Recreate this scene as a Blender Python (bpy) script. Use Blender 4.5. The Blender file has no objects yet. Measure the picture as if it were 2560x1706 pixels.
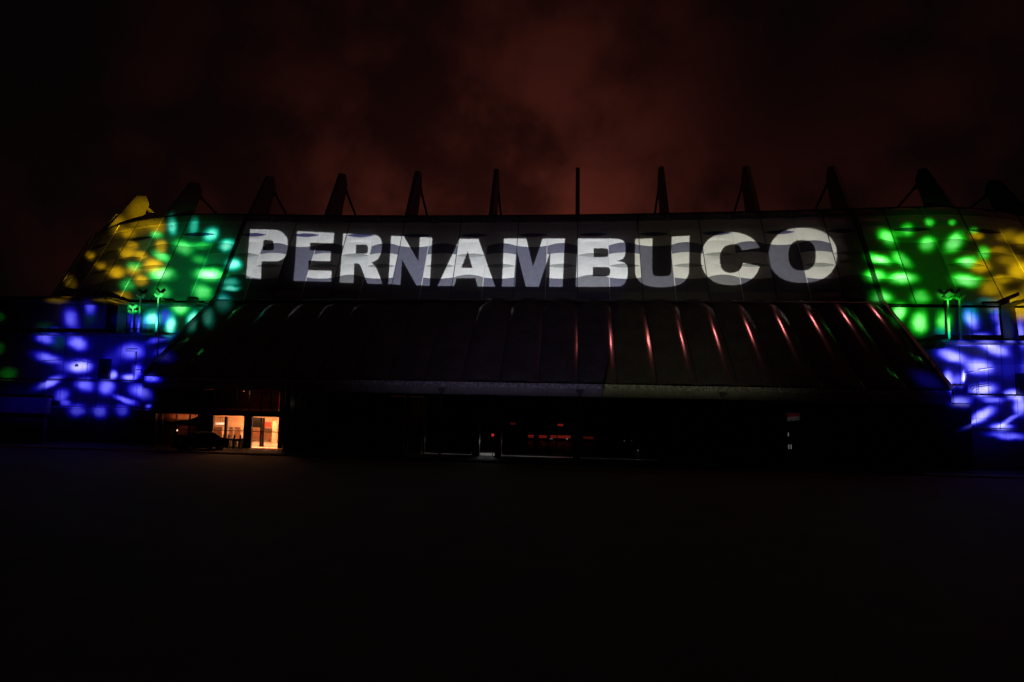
import bpy, bmesh, math, random
from mathutils import Vector, Matrix
random.seed(7)
S = bpy.context.scene
COL = S.collection
R = math.radians
PI = math.pi

# ------------------------------------------------------------------ camera
FPX, YAW, TILT, ROLL, CAMZ = 1498.6, .0962, .0861, .0198, 5.2
X0, CV, XC = .67, .84e-3, 1.03
cF = Vector((-math.sin(YAW) * math.cos(TILT), math.cos(YAW) * math.cos(TILT), math.sin(TILT)))
cR = Vector((math.cos(YAW), math.sin(YAW), 0))
cU = cR.cross(cF)
_c, _s = math.cos(ROLL), math.sin(ROLL)
cR, cU = _c * cR + _s * cU, -_s * cR + _c * cU
EYE = Vector((0, 0, CAMZ))
cam = bpy.data.cameras.new('camera')
cam.sensor_width = 36
cam.lens = 36 * FPX / 2560
cam.clip_start, cam.clip_end = .1, 2000
camo = bpy.data.objects.new('camera', cam)
COL.objects.link(camo)
m = Matrix((cR, cU, -cF)).transposed().to_4x4()
m.translation = EYE
camo.matrix_world = m
S.camera = camo
S.render.resolution_x, S.render.resolution_y = 1024, 682
S.view_settings.view_transform = 'Standard'
S.view_settings.look = 'None'
S.view_settings.exposure = 0
S.view_settings.gamma = 1


def ray(px, py):
    return cF + cR * ((px - 1280) / FPX) - cU * ((py - 853) / FPX)


def at(px, py, Y):
    d = ray(px, py)
    return EYE + d * (Y / d.y)


# ------------------------------------------------------------------ node helpers
class NT:
    def __init__(s, t):
        s.t = t

    def n(s, kind, **kw):
        nd = s.t.nodes.new(kind)
        for k, v in kw.items():
            setattr(nd, k, v)
        return nd

    def put(s, sock, v):
        if hasattr(v, 'is_output'):
            s.t.links.new(v, sock)
        else:
            sock.default_value = v

    def m(s, op, a, b=None, c=None, clamp=False):
        nd = s.n('ShaderNodeMath', operation=op)
        nd.use_clamp = clamp
        s.put(nd.inputs[0], a)
        if b is not None: s.put(nd.inputs[1], b)
        if c is not None: s.put(nd.inputs[2], c)
        return nd.outputs[0]

    def ss(s, x, lo, hi, a=0., b=1.):
        nd = s.n('ShaderNodeMapRange', interpolation_type='SMOOTHSTEP')
        s.put(nd.inputs[0], x)
        nd.inputs[1].default_value, nd.inputs[2].default_value = lo, hi
        nd.inputs[3].default_value, nd.inputs[4].default_value = a, b
        return nd.outputs[0]

    def noise(s, vec, scale, detail=3, rough=.5, dist=0):
        nd = s.n('ShaderNodeTexNoise')
        s.put(nd.inputs['Vector'], vec)
        nd.inputs['Scale'].default_value = scale
        nd.inputs['Detail'].default_value = detail
        nd.inputs['Roughness'].default_value = rough
        nd.inputs['Distortion'].default_value = dist
        return nd.outputs[0]

    def mixc(s, f, a, b):
        nd = s.n('ShaderNodeMix', data_type='RGBA')
        s.put(nd.inputs[0], f)
        s.put(nd.inputs[6], a)
        s.put(nd.inputs[7], b)
        return nd.outputs[2]

    def vadd(s, vec, xyz):
        nd = s.n('ShaderNodeVectorMath', operation='ADD')
        s.put(nd.inputs[0], vec)
        nd.inputs[1].default_value = xyz
        return nd.outputs[0]

    def vmul(s, vec, xyz):
        nd = s.n('ShaderNodeVectorMath', operation='MULTIPLY')
        s.put(nd.inputs[0], vec)
        nd.inputs[1].default_value = xyz
        return nd.outputs[0]


# ------------------------------------------------------------------ night sky
W = bpy.data.worlds.new('World')
S.world = W
W.use_nodes = True
g = NT(W.node_tree)
bg = W.node_tree.nodes['Background']
tc = g.n('ShaderNodeTexCoord')
D = tc.outputs['Generated']
sx = g.n('ShaderNodeSeparateXYZ')
g.put(sx.inputs[0], D)
dx, dy, dz = sx.outputs
el = g.m('ARCSINE', dz)
az = g.m('ARCTAN2', dx, dy)


def blob(a0, e0, wa, we):
    a = g.m('DIVIDE', g.m('SUBTRACT', az, R(a0)), R(wa))
    e = g.m('DIVIDE', g.m('SUBTRACT', el, R(e0)), R(we))
    r2 = g.m('ADD', g.m('MULTIPLY', a, a), g.m('MULTIPLY', e, e))
    return g.m('POWER', 2.718, g.m('MULTIPLY', r2, -1))


n1 = g.noise(g.vadd(D, (3.1, .4, 1.7)), 4.6, 5, .5, .15)
n2 = g.noise(D, 9, 4, .5, .2)
cl = g.ss(g.m('ADD', g.m('MULTIPLY', n1, .65), g.m('MULTIPLY', n2, .35)), .40, .60, .32, 1.3)
b1 = g.m('MULTIPLY', blob(-1, 18, 15, 18), .016)
b2 = g.m('MULTIPLY', blob(-6, 10, 24, 13), .041)
b3 = g.m('MULTIPLY', blob(-6, 34, 26, 15), .006)
b4 = g.m('MULTIPLY', blob(26, 19, 16, 15), .0038)
glow = g.m('ADD', g.m('ADD', b1, b2), g.m('ADD', b3, b4))
dark = g.m('SUBTRACT', 1, g.m('MULTIPLY', blob(19, 27, 11, 14), .75))
glow = g.m('ADD', g.m('MULTIPLY', g.m('MULTIPLY', glow, cl), dark), g.ss(dy, .15, -.5, .0009, .0032))
cn = g.n('ShaderNodeCombineColor')
# sodium town glow on low cloud: deep red at the core, browner at the edges
g.put(cn.inputs[0], glow)
g.put(cn.inputs[1], g.m('ADD', g.m('MULTIPLY', glow, .18), .0005))
g.put(cn.inputs[2], g.m('ADD', g.m('MULTIPLY', glow, .11), .0007))
W.node_tree.links.new(cn.outputs[0], bg.inputs[0])
bg.inputs[1].default_value = 1.15

# far red obstruction light high behind the right of the stadium: the one sun lamp, almost out
sl = bpy.data.lights.new('sun', 'SUN')
sl.energy = .07
sl.angle = R(1.2)
sl.color = (1, .22, .22)
so = bpy.data.objects.new('sun', sl)
so.rotation_euler = Vector((-.475, -.31, -.82)).to_track_quat('-Z', 'Y').to_euler()
COL.objects.link(so)


# ------------------------------------------------------------------ materials
def mat(name, col, rough=.6, metal=0., spec=.5, var=.25, scale=1.5, streak=False, bump=0., coat=0., em=None, ems=0., trans=0., col2=None):
    M = bpy.data.materials.new(name)
    M.use_nodes = True
    t = NT(M.node_tree)
    p = M.node_tree.nodes['Principled BSDF']
    p.inputs['Roughness'].default_value = rough
    p.inputs['Metallic'].default_value = metal
    p.inputs['Specular IOR Level'].default_value = spec
    p.inputs['Coat Weight'].default_value = coat
    p.inputs['Coat Roughness'].default_value = .08
    p.inputs['Transmission Weight'].default_value = trans
    c = t.n('ShaderNodeTexCoord').outputs['Object']
    a = t.noise(c, scale, 5, .6)
    f = a
    if streak:
        b = t.noise(t.vmul(c, (5, 5, .35)), 1.6, 4, .6)
        f = t.m('ADD', t.m('MULTIPLY', a, .5), t.m('MULTIPLY', b, .5))
    k = t.ss(f, .3, .7)
    lo = [x * (1 - var) for x in col] + [1]
    hi = [min(1, x * (1 + var * .6)) for x in (col2 or col)] + [1]
    cc = t.mixc(k, tuple(lo), tuple(hi))
    t.put(p.inputs['Base Color'], cc)
    if bump:
        bn = t.n('ShaderNodeBump')
        bn.inputs['Strength'].default_value = bump
        bn.inputs['Distance'].default_value = .02
        t.put(bn.inputs['Height'], t.noise(c, scale * 9, 4, .6))
        t.put(p.inputs['Normal'], bn.outputs[0])
    if em:
        p.inputs['Emission Color'].default_value = (*em, 1)
        p.inputs['Emission Strength'].default_value = ems
    return M


M = {}
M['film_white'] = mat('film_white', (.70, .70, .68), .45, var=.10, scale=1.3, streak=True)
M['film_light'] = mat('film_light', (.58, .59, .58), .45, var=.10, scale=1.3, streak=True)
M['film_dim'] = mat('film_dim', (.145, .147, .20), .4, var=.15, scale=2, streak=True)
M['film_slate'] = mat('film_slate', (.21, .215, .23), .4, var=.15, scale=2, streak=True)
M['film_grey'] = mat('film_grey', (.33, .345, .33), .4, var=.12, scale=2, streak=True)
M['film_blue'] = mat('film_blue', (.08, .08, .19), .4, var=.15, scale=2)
M['rib_light'] = mat('rib_light', (.62, .62, .62), .5, var=.1)
M['rib_dark'] = mat('rib_dark', (.035, .035, .04), .5, var=.2)
M['apron'] = mat('apron_film', (.085, .078, .082), .11, var=.35, scale=.6, streak=True, spec=.26)
M['apron_rib'] = mat('apron_rib', (.012, .012, .013), .5)
M['steel'] = mat('painted_steel', (.16, .16, .16), .5, var=.2)
M['steel_dark'] = mat('dark_steel', (.03, .03, .034), .45, var=.3)
M['concrete'] = mat('concrete', (.34, .33, .32), .85, var=.3, scale=.8, streak=True, bump=.3)
M['conc_dark'] = mat('stained_concrete', (.16, .16, .17), .85, var=.35, scale=.7, streak=True, bump=.3)
M['ledge'] = mat('ledge_concrete', (.42, .42, .42), .9, var=.6, scale=5, bump=.6)
M['black'] = mat('black_paint', (.012, .012, .013), .6)
M['asphalt'] = mat('asphalt', (.022, .022, .024), .85, var=.4, scale=.5, bump=.5)
M['paving'] = mat('paving', (.055, .053, .05), .8, var=.3, scale=2, bump=.3)
M['kerb'] = mat('kerb_concrete', (.25, .25, .24), .85, var=.3)
M['wall_dark'] = mat('dark_cladding', (.055, .052, .05), .55, var=.3, scale=1)
M['panel_brown'] = mat('brown_panel', (.20, .085, .035), .6, var=.2)
M['hall_wall'] = mat('cream_plaster', (.72, .54, .37), .8, var=.08)
M['hall_floor'] = mat('hall_floor', (.50, .45, .40), .35, var=.1)
M['ceiling'] = mat('hall_ceiling', (.55, .40, .28), .8, var=.55, scale=3.5)
M['red_film'] = mat('red_sign_face', (.55, .05, .03), .5, var=.5, scale=6)
M['red_door'] = mat('dark_red_panel', (.17, .035, .03), .5, var=.3)
M['olive'] = mat('olive_panel', (.07, .06, .03), .6, var=.3)
M['white_sheet'] = mat('white_sheet', (.7, .68, .68), .7, var=.1, scale=4)
M['car_paint'] = mat('dark_car_paint', (.006, .006, .007), .8, spec=.1)
M['rubber'] = mat('rubber', (.02, .02, .02), .8)


def emat(name, col, s, body=(.5, .5, .5)):
    return mat(name, body, .4, em=col, ems=s)


def glass(name, tint=(.75, .78, .8), alpha=.82):
    G = bpy.data.materials.new(name)
    G.use_nodes = True
    t = NT(G.node_tree)
    nt = G.node_tree
    nt.nodes.remove(nt.nodes['Principled BSDF'])
    tr = t.n('ShaderNodeBsdfTransparent')
    tr.inputs[0].default_value = (*[c * alpha for c in tint], 1)
    gl = t.n('ShaderNodeBsdfGlossy')
    gl.inputs['Roughness'].default_value = .03
    fr = t.n('ShaderNodeFresnel')
    fr.inputs[0].default_value = 1.5
    # slight grime, only thickens the sheet's own reflection
    c = t.n('ShaderNodeTexCoord').outputs['Object']
    f = t.m('MULTIPLY', fr.outputs[0], t.ss(t.noise(c, 2.5, 3), .2, .8, .7, 1.1))
    mx = t.n('ShaderNodeMixShader')
    t.put(mx.inputs[0], f)
    nt.links.new(tr.outputs[0], mx.inputs[1])
    nt.links.new(gl.outputs[0], mx.inputs[2])
    nt.links.new(mx.outputs[0], nt.nodes['Material Output'].inputs[0])
    return G


M['glass'] = glass('clear_glass')
M['glass_dark'] = glass('smoked_glass', (.5, .5, .52), .5)


# ------------------------------------------------------------------ mesh helpers
class MB:
    def __init__(s):
        s.v, s.f, s.mi, s.mats = [], [], [], []

    def mat(s, m):
        if m not in s.mats: s.mats.append(m)
        return s.mats.index(m)

    def face(s, pts, m=0):
        b = len(s.v)
        s.v += [tuple(p) for p in pts]
        s.f.append(tuple(range(b, b + len(pts))))
        s.mi.append(m)

    def hexa(s, a, m=0):
        """8 points: bottom ring 0-3, top ring 4-7"""
        b = len(s.v)
        s.v += [tuple(p) for p in a]
        for q in ((0, 3, 2, 1), (4, 5, 6, 7), (0, 1, 5, 4), (1, 2, 6, 5), (2, 3, 7, 6), (3, 0, 4, 7)):
            s.f.append(tuple(b + i for i in q))
            s.mi.append(m)

    def box(s, x0, y0, z0, x1, y1, z1, m=0):
        s.hexa([(x0, y0, z0), (x1, y0, z0), (x1, y1, z0), (x0, y1, z0), (x0, y0, z1), (x1, y0, z1), (x1, y1, z1), (x0, y1, z1)], m)

    def tube(s, a, b, ra, rb=None, n=10, m=0, cap=True):
        rb = ra if rb is None else rb
        a, b = Vector(a), Vector(b)
        d = (b - a).normalized()
        u = d.orthogonal().normalized()
        w = d.cross(u)
        o = len(s.v)
        for P, r in ((a, ra), (b, rb)):
            for i in range(n):
                t = 2 * PI * i / n
                s.v.append(tuple(P + (u * math.cos(t) + w * math.sin(t)) * r))
        for i in range(n):
            j = (i + 1) % n
            s.f.append((o + i, o + j, o + n + j, o + n + i))
            s.mi.append(m)
        if cap:
            s.f.append(tuple(o + i for i in reversed(range(n))))
            s.f.append(tuple(o + n + i for i in range(n)))
            s.mi += [m, m]

    def prism(s, poly, x0, x1, m=0):
        """poly in (y,z), extruded along x"""
        o = len(s.v)
        n = len(poly)
        for X in (x0, x1):
            s.v += [(X, y, z) for y, z in poly]
        s.f.append(tuple(o + i for i in range(n)))
        s.f.append(tuple(o + n + i for i in reversed(range(n))))
        s.mi += [m, m]
        for i in range(n):
            j = (i + 1) % n
            s.f.append((o + i, o + n + i, o + n + j, o + j))
            s.mi.append(m)

    def build(s, name, material=None, parent=None, smooth=False, bevel=0):
        me = bpy.data.meshes.new(name)
        me.from_pydata(s.v, [], s.f)
        for mm in ([material] if material else s.mats): me.materials.append(mm)
        if not material: me.polygons.foreach_set('material_index', s.mi)
        if smooth: me.polygons.foreach_set('use_smooth', [True] * len(me.polygons))
        me.update()
        bm = bmesh.new()
        bm.from_mesh(me)
        bmesh.ops.recalc_face_normals(bm, faces=bm.faces)
        bm.to_mesh(me)
        bm.free()
        o = bpy.data.objects.new(name, me)
        COL.objects.link(o)
        if parent:
            o.parent = parent
            o.matrix_parent_inverse = parent.matrix_basis.inverted()
        if bevel:
            bv = o.modifiers.new('bevel', 'BEVEL')
            bv.width = bevel
            bv.segments = 2
        return o


def thing(name, label, cat, loc=(0, 0, 0), group=None):
    o = bpy.data.objects.new(name, None)
    o.empty_display_size = .3
    o.location = loc
    COL.objects.link(o)
    o['label'], o['category'] = label, cat
    if group: o['group'] = group
    return o


def tag(o, label, cat, group=None):
    o['label'], o['category'] = label, cat
    if group: o['group'] = group
    return o


def copy_tree(o, parent=None):
    c = o.copy()
    COL.objects.link(c)
    if parent: c.parent = parent
    for ch in list(o.children): copy_tree(ch, c)
    return c


def pbox(x0, y0, x1, y1, Y, dep, mb, m=0):
    """box whose front face is on the plane Y, its corners read off the photograph"""
    a, b, c, d = at(x0, y0, Y), at(x1, y0, Y), at(x0, y1, Y), at(x1, y1, Y)
    mb.box((a.x + c.x) / 2, Y, (c.z + d.z) / 2, (b.x + d.x) / 2, Y + dep, (a.z + b.z) / 2, m)


# ------------------------------------------------------------------ ground
gm = MB()
gm.box(-400, -150, -.6, 400, 500, 0)
o = gm.build('ground', M['asphalt'])
o['kind'] = 'structure'
pm = MB()
pm.hexa([(-75, 45.2, 0.004), (60, 45.2, .004), (60, 80, .004), (-75, 80, .004), (-75, 45.2, .03), (60, 45.2, .03), (60, 80, .03), (-75, 80, .03)])
o = pm.build('pavement', M['paving'])
o['kind'] = 'structure'
km = MB()
for i in range(68):
    km.box(-75 + i * 2, 45.0, .004, -75 + i * 2 + 1.98, 45.2 - .002, .12)
o = km.build('kerb', M['kerb'])
o['kind'] = 'structure'

# ------------------------------------------------------------------ stadium plan curve
DS = .25
_pl = {}


def build_plan():
    for sgn in (1, -1):
        x, y, h = X0, 0., 0.
        _pl[0] = (x, y, h)
        for i in range(1, 500):
            s = i * DS * sgn
            kap = 2 * CV
            if s < -38: kap = 1 / 48
            if s > 30: kap = 1 / 45
            hh = h + kap * DS / 2 * sgn
            x += math.cos(hh) * DS * sgn
            y += math.sin(hh) * DS * sgn
            h += kap * DS * sgn
            _pl[i * sgn] = (x, y, h)


build_plan()


def plan(s):
    i = s / DS
    a = math.floor(i)
    f = i - a
    p, q = _pl[a], _pl[a + 1]
    return [p[j] + (q[j] - p[j]) * f for j in range(3)]


def SK(k):
    """arc length of seam k: bays widen round the two corners"""
    if k < -13: return -39 + (k + 13) * 4.6
    if k > 10: return 30 + (k - 10) * 4.2
    return 3. * k


YM = 55.28          # facade foot (the seam above the apron)


def P(s, off, z):
    """point at arc length s, off metres inward from the facade foot"""
    x, y, h = plan(s)
    return Vector((x - math.sin(h) * off, YM + y + math.cos(h) * off, z))


ZT, ZM, ZA = 23.2, 13.77, 6.0
OT, OA = 4.53, -8.46


def ZTS(s):
    return ZT + min(1.0, .62e-3 * (s + 3) ** 2)


def wallp(s, t, out=0):
    """t 0 top .. 1 foot on the leaning wall, out = metres proud"""
    zt = ZTS(s)
    L = math.hypot(OT, zt - ZM)
    return P(s, OT * (1 - t) - out * (zt - ZM) / L, zt + (ZM - zt) * t + out * OT / L)


def apronp(s, t, out=0):
    dz, do = ZM - ZA, -OA
    L = math.hypot(dz, do)
    return P(s, OA * t - out * dz / L, ZM - dz * t + out * do / L)


stad = thing('stadium', 'long dark stadium with leaning film facade, roof masts and a white word thrown across it', 'stadium', (X0, 50, 0))

# facade strips: each a stack of film cushions with bowed edges
W_, L_, D_, SL, G_, B_ = 'film_white', 'film_light', 'film_dim', 'film_slate', 'film_grey', 'film_blue'
# (t at the edge of the strip, bow of the line at its middle, material below the line)
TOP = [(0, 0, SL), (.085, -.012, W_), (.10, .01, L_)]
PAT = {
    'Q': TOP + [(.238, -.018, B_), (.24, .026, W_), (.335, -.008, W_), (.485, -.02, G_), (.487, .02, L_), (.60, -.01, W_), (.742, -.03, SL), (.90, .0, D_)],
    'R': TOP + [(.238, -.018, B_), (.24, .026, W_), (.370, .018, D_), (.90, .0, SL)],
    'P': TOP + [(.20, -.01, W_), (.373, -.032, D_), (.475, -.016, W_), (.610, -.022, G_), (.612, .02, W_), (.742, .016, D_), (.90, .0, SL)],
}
NU = 10


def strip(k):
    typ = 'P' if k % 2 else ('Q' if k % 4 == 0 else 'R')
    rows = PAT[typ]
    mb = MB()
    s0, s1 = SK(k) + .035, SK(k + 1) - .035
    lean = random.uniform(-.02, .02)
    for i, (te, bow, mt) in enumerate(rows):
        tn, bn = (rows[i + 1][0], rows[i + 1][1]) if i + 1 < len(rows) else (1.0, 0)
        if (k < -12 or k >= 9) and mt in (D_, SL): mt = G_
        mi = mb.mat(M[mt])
        nv = 4
        base = len(mb.v)
        hgt = tn - te
        for j in range(nv + 1):
            v = j / nv
            for q in range(NU + 1):
                u = q / NU
                w = 4 * u * (1 - u)
                a = te + bow * w
                b = tn + bn * w
                t = a + (b - a) * v
                out = .02 + (.10 + lean) * w * (.35 + .65 * math.sin(PI * v)) * min(1, abs(hgt) / .1 + .25)
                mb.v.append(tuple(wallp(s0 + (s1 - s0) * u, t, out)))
        for j in range(nv):
            for q in range(NU):
                c = base + j * (NU + 1) + q
                mb.f.append((c, c + 1, c + NU + 2, c + NU + 1))
                mb.mi.append(mi)
        # the clamp between this cushion and the next one, standing a little proud
    mb2 = mb.build('facade_panel', None, stad, smooth=True)
    return mb2


K0, K1 = -25, 18
for k in range(K0, K1): strip(k)
# backing wall behind the film keeps light out of the joints
mb = MB()
for k in range(K0, K1):
    p, q = SK(k), SK(k + 1)
    a = [wallp(p, 1, -.25), wallp(q, 1, -.25), wallp(q, 1, -.6), wallp(p, 1, -.6),
         wallp(p, 0, -.25), wallp(q, 0, -.25), wallp(q, 0, -.6), wallp(p, 0, -.6)]
    mb.hexa(a)
mb.build('backing_wall', M['black'], stad)
for k in range(K0, K1 + 1):
    mb = MB()
    big = k in (-12, 9)
    w, pr = (.16, .30) if big else (.028, .075)
    s = SK(k)
    mb.hexa([wallp(s - w, 1.0, -.2), wallp(s + w, 1.0, -.2), wallp(s + w, 1.0, pr), wallp(s - w, 1.0, pr),
             wallp(s - w, -.003, -.2), wallp(s + w, -.003, -.2), wallp(s + w, -.003, pr), wallp(s - w, -.003, pr)])
    mb.build('facade_rib', M['rib_dark'] if (big or k % 2 == 0) else M['rib_light'], stad)
# parapet cap, the seam gutter at the foot, and the roof behind
mb = MB()
for k in range(K0, K1):
    for (ta, tb, o0, o1) in ((-.012, -.004, -.5, .10),):
        p, q = SK(k), SK(k + 1)
        mb.hexa([wallp(p, tb, o1), wallp(q, tb, o1), wallp(q, tb, o0), wallp(p, tb, o0),
                 wallp(p, ta, o1), wallp(q, ta, o1), wallp(q, ta, o0), wallp(p, ta, o0)])
mb.build('parapet_cap', M['steel_dark'], stad)
mb = MB()
for k in range(-12, 9):
    mb.hexa([P(3 * k, -.55, ZM - .05), P(3 * k + 3, -.55, ZM - .05), P(3 * k + 3, .2, ZM - .05), P(3 * k, .2, ZM - .05),
             P(3 * k, -.28, ZM + .10), P(3 * k + 3, -.28, ZM + .10), P(3 * k + 3, .2, ZM + .10), P(3 * k, .2, ZM + .10)])
mb.build('gutter', M['steel_dark'], stad)
mb = MB()
for k in range(K0, K1):
    if k > -19:
        p, q = SK(k), SK(k + 1)
        a, b = P(p, 5.2, 22.9), P(q, 5.2, 22.9)
        c, d = P(q, 14, 23.5), P(p, 14, 23.5)
        dn = Vector((0, 0, .4))
        mb.hexa([a - dn, b - dn, c - dn, d - dn, a, b, c, d])
mb.build('roof', M['steel_dark'], stad)

# apron of long glossy cushions below
NV = 22
for k in range(-12, 9):
    mb = MB()
    s0, s1 = 3. * k + .03, 3. * k + 2.97
    amp = (.30 if k > 0 else .36 if k > -4 else .18) + random.uniform(-.015, .015)
    n_u = 16
    for j in range(NV + 1):
        t = j / NV
        v = min(1, .55 + .45 * t / .3) if t < .3 else min(1, (1 - t) / .05 + .35)
        ev = math.sin(v * PI / 2)
        for q in range(n_u + 1):
            u = q / n_u
            out = .03 + amp * 4 * u * (1 - u) * ev + .15 * 4 * t * (1 - t) + .004 * math.sin(t * 23 + k * 1.7) * 4 * u * (1 - u)
            mb.v.append(tuple(apronp(s0 + (s1 - s0) * u, t, out)))
    for j in range(NV):
        for q in range(n_u):
            c = j * (n_u + 1) + q
            mb.f.append((c, c + 1, c + n_u + 2, c + n_u + 1))
            mb.mi.append(0)
    mb.build('apron_panel', M['apron'], stad, smooth=True)
for k in range(-12, 10):
    mb = MB()
    big = k in (-12, 9)
    w, pr = (.16, .38) if big else (.03, .05)
    s = 3. * k
    mb.hexa([apronp(s - w, 1, -.2), apronp(s + w, 1, -.2), apronp(s + w, 1, pr), apronp(s - w, 1, pr),
             apronp(s - w, .0, -.2), apronp(s + w, .0, -.2), apronp(s + w, .0, pr), apronp(s - w, .0, pr)])
    mb.build('apron_rib', M['apron_rib'], stad)
mb = MB()
for k in range(-12, 9):
    mb.hexa([apronp(3 * k, 1, -.3), apronp(3 * k + 3, 1, -.3), apronp(3 * k + 3, 1, -.6), apronp(3 * k, 1, -.6),
             apronp(3 * k, 0, -.3), apronp(3 * k + 3, 0, -.3), apronp(3 * k + 3, 0, -.6), apronp(3 * k, 0, -.6)])
mb.build('backing_wall', M['black'], stad)
# canopy: rough ledge, fascia in 0.9 m pieces, soffit
mb = MB()
for k in range(-12 * 3, 9 * 3):
    a, b = float(k) + .01, float(k) + .99
    mb.hexa([P(a, OA - .32, ZA - .38), P(b, OA - .32, ZA - .38), P(b, OA + .6, ZA - .38), P(a, OA + .6, ZA - .38),
             P(a, OA - .22, ZA - .02), P(b, OA - .22, ZA - .02), P(b, OA + .6, ZA - .02), P(a, OA + .6, ZA - .02)])
mb.build('canopy_ledge', M['ledge'], stad)
mb = MB()
for k in range(-12 * 3, 9 * 3):
    a, b = float(k) + .006, float(k) + .994
    mb.hexa([P(a, OA - .2, ZA - 1.0), P(b, OA - .2, ZA - 1.0), P(b, OA + .5, ZA - 1.0), P(a, OA + .5, ZA - 1.0),
             P(a, OA - .24, ZA - .385), P(b, OA - .24, ZA - .385), P(b, OA + .5, ZA - .385), P(a, OA + .5, ZA - .385)])
mb.build('canopy_fascia', M['concrete'], stad)
mb = MB()
for k in range(-12, 9):
    mb.hexa([P(3 * k, OA + .5, ZA - .95), P(3 * k + 3, OA + .5, ZA - .95), P(3 * k + 3, 25, ZA - .95), P(3 * k, 25, ZA - .95),
             P(3 * k, OA + .5, ZA - .7), P(3 * k + 3, OA + .5, ZA - .7), P(3 * k + 3, 25, ZA - .7), P(3 * k, 25, ZA - .7)])
mb.build('soffit', M['wall_dark'], stad)

# roof masts: wide raking fin, with a thin strut down to the roof behind
for k in range(-24, 19, 3):
    s = SK(k)
    _, _, h = plan(s)
    t = Vector((math.cos(h), math.sin(h), 0))
    mb = MB()
    th = .21
    bo = YM
    prof = [(59.75 - bo, ZTS(s) - .1), (63.2 - bo, ZTS(s) + .35), (64.55 - bo, 28.7), (64.1 - bo, 29.75), (63.0 - bo, 29.5)]
    n = len(prof)
    ring = []
    for sg in (-1, 1):
        for (of, z) in prof:
            p = P(s, of, z) + t * th * sg
            ring.append(len(mb.v))
            mb.v.append(tuple(p))
    mb.f.append(tuple(range(n)))
    mb.f.append(tuple(reversed(range(n, 2 * n))))
    for i in range(n):
        j = (i + 1) % n
        mb.f.append((i, n + i, n + j, j))
    mb.mi = [0] * len(mb.f)
    fin = mb.build('mast', M['steel'], stad, bevel=.02)
    mb = MB()
    mb.tube(P(s, 64.5 - bo, 28.2), P(s, 69.1 - bo, 24.9 + .6 * (ZTS(s) - ZT)), .13, .13, 8)
    mb.tube(P(s, 64.3 - bo, 28.34), P(s, 64.9 - bo, 27.9), .2, .2, 8)
    mb.build('strut', M['steel'], fin)

# ------------------------------------------------------------------ ground floor under the canopy
YG = 49.6


def part_box(name, m, x0, y0, x1, y1, Y, dep, parent=stad, bevel=0):
    b = MB()
    pbox(x0, y0, x1, y1, Y, dep, b)
    return b.build(name, M[m] if isinstance(m, str) else m, parent, bevel=bevel)


def xat(px, Y=YG): return at(px, 1080, Y).x


ZS = 5.02   # under the soffit
HX0, HX1 = xat(500), xat(716)
# solid walls between the openings
mb = MB()
for a, b in ((716, 962), (1655, 1962), (2068, 2215), (2215.5, 2430)):
    mb = MB()
    mb.box(xat(a), YG, .03, xat(b), YG + .3, ZS)
    mb.build('ground_floor_wall', M['wall_dark'], stad)
mb = MB()
xa, xb = xat(378), xat(500)
zk = at(440, 1035, YG).z
mb.box(xa, YG, zk, xb, YG + .3, ZS)
mb.box(xa, YG, .03, xat(386), YG + .3, zk)
mb.box(xat(492), YG, .03, xb, YG + .3, zk)
mb.build('ground_floor_wall', M['wall_dark'], stad)
# panel joints on the dark walls
for px in list(range(735, 950, 28)) + list(range(1675, 1950, 34)):
    b = MB()
    X = xat(px)
    b.box(X - .03, YG - .04, .03, X + .03, YG - .002, ZS - .02)
    b.build('wall_batten', M['steel_dark'], stad)

# round columns carrying the canopy
for px in (715, 962, 1245, 1655, 1952, 2110):
    b = MB()
    X = xat(px, 48.2)
    b.tube((X, 48.2, .03), (X, 48.2, ZS + .02), .22, .22, 20)
    b.tube((X, 48.2, .03), (X, 48.2, .18), .32, .28, 20)
    b.build('canopy_column', M['steel_dark'], stad, smooth=False)

# --- lit hall on the left
hall_glass = MB()
gz_tr = at(570, 1034, YG).z      # transom between lower and upper glazing
hall = []
back = 55.5
mb = MB()
mb.box(HX0 - 3, back, .03, HX1 + 3, back + .2, ZS)            # back wall
mb.box(HX0 - 3.2, 51.3, .03, HX0 - 3, back + .2, ZS)
mb.box(HX0 - 3.2, 51.2, .03, HX0 - .02, 51.3, ZS)
mb.box(HX0 - .12, YG + .31, .03, HX0 - .02, 51.2, ZS)
mb.box(HX1 + 3, YG + .35, .03, HX1 + 3.2, back + .2, ZS)
mb.build('hall_wall', M['hall_wall'], stad)
mb = MB()
mb.box(HX0 - 3, YG + .3, .031, HX1 + 3, back, .05)
mb.build('hall_floor', M['hall_floor'], stad)
zc = gz_tr + .12
mb = MB()
mb.box(HX0 - 3, 51.31, zc, HX1 + 3, back, zc + .15)
mb.box(HX0, YG + .31, zc, HX1 + 3, 51.31, zc + .15)
mb.build('hall_ceiling', M['ceiling'], stad)
mb = MB()
for i in range(6):
    y = YG + .8 + i * .9
    mb.box(HX0 - (3 if y > 51.3 else 0), y, zc - .12, HX1 + 3, y + .14, zc - .002)
mb.build('ceiling_beam', M['wall_dark'], stad)
# front frame
mb = MB()
fr = lambda a, b, c, d: pbox(a, b, c, d, YG, .22, mb)
fr(500, 1028, 716, 1041)
fr(500, 975, 533, 1122)
fr(608, 1041, 628, 1122)
fr(697, 975, 716, 1122)
fr(560, 1041, 565, 1116)
fr(650, 1045, 653, 1118)
fr(656, 1045, 658, 1118)
fr(533, 1075, 608, 1077)
fr(628, 1079, 697, 1081)
fr(533, 1116, 608, 1121)
mb.build('window_frame', M['steel_dark'], stad)
for a, b in ((533, 608), (628, 697)):
    g_ = MB()
    pbox(a, 1041, b, 1118, YG + .1, .012, g_)
    g_.build('window_pane', M['glass'], stad)
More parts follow.
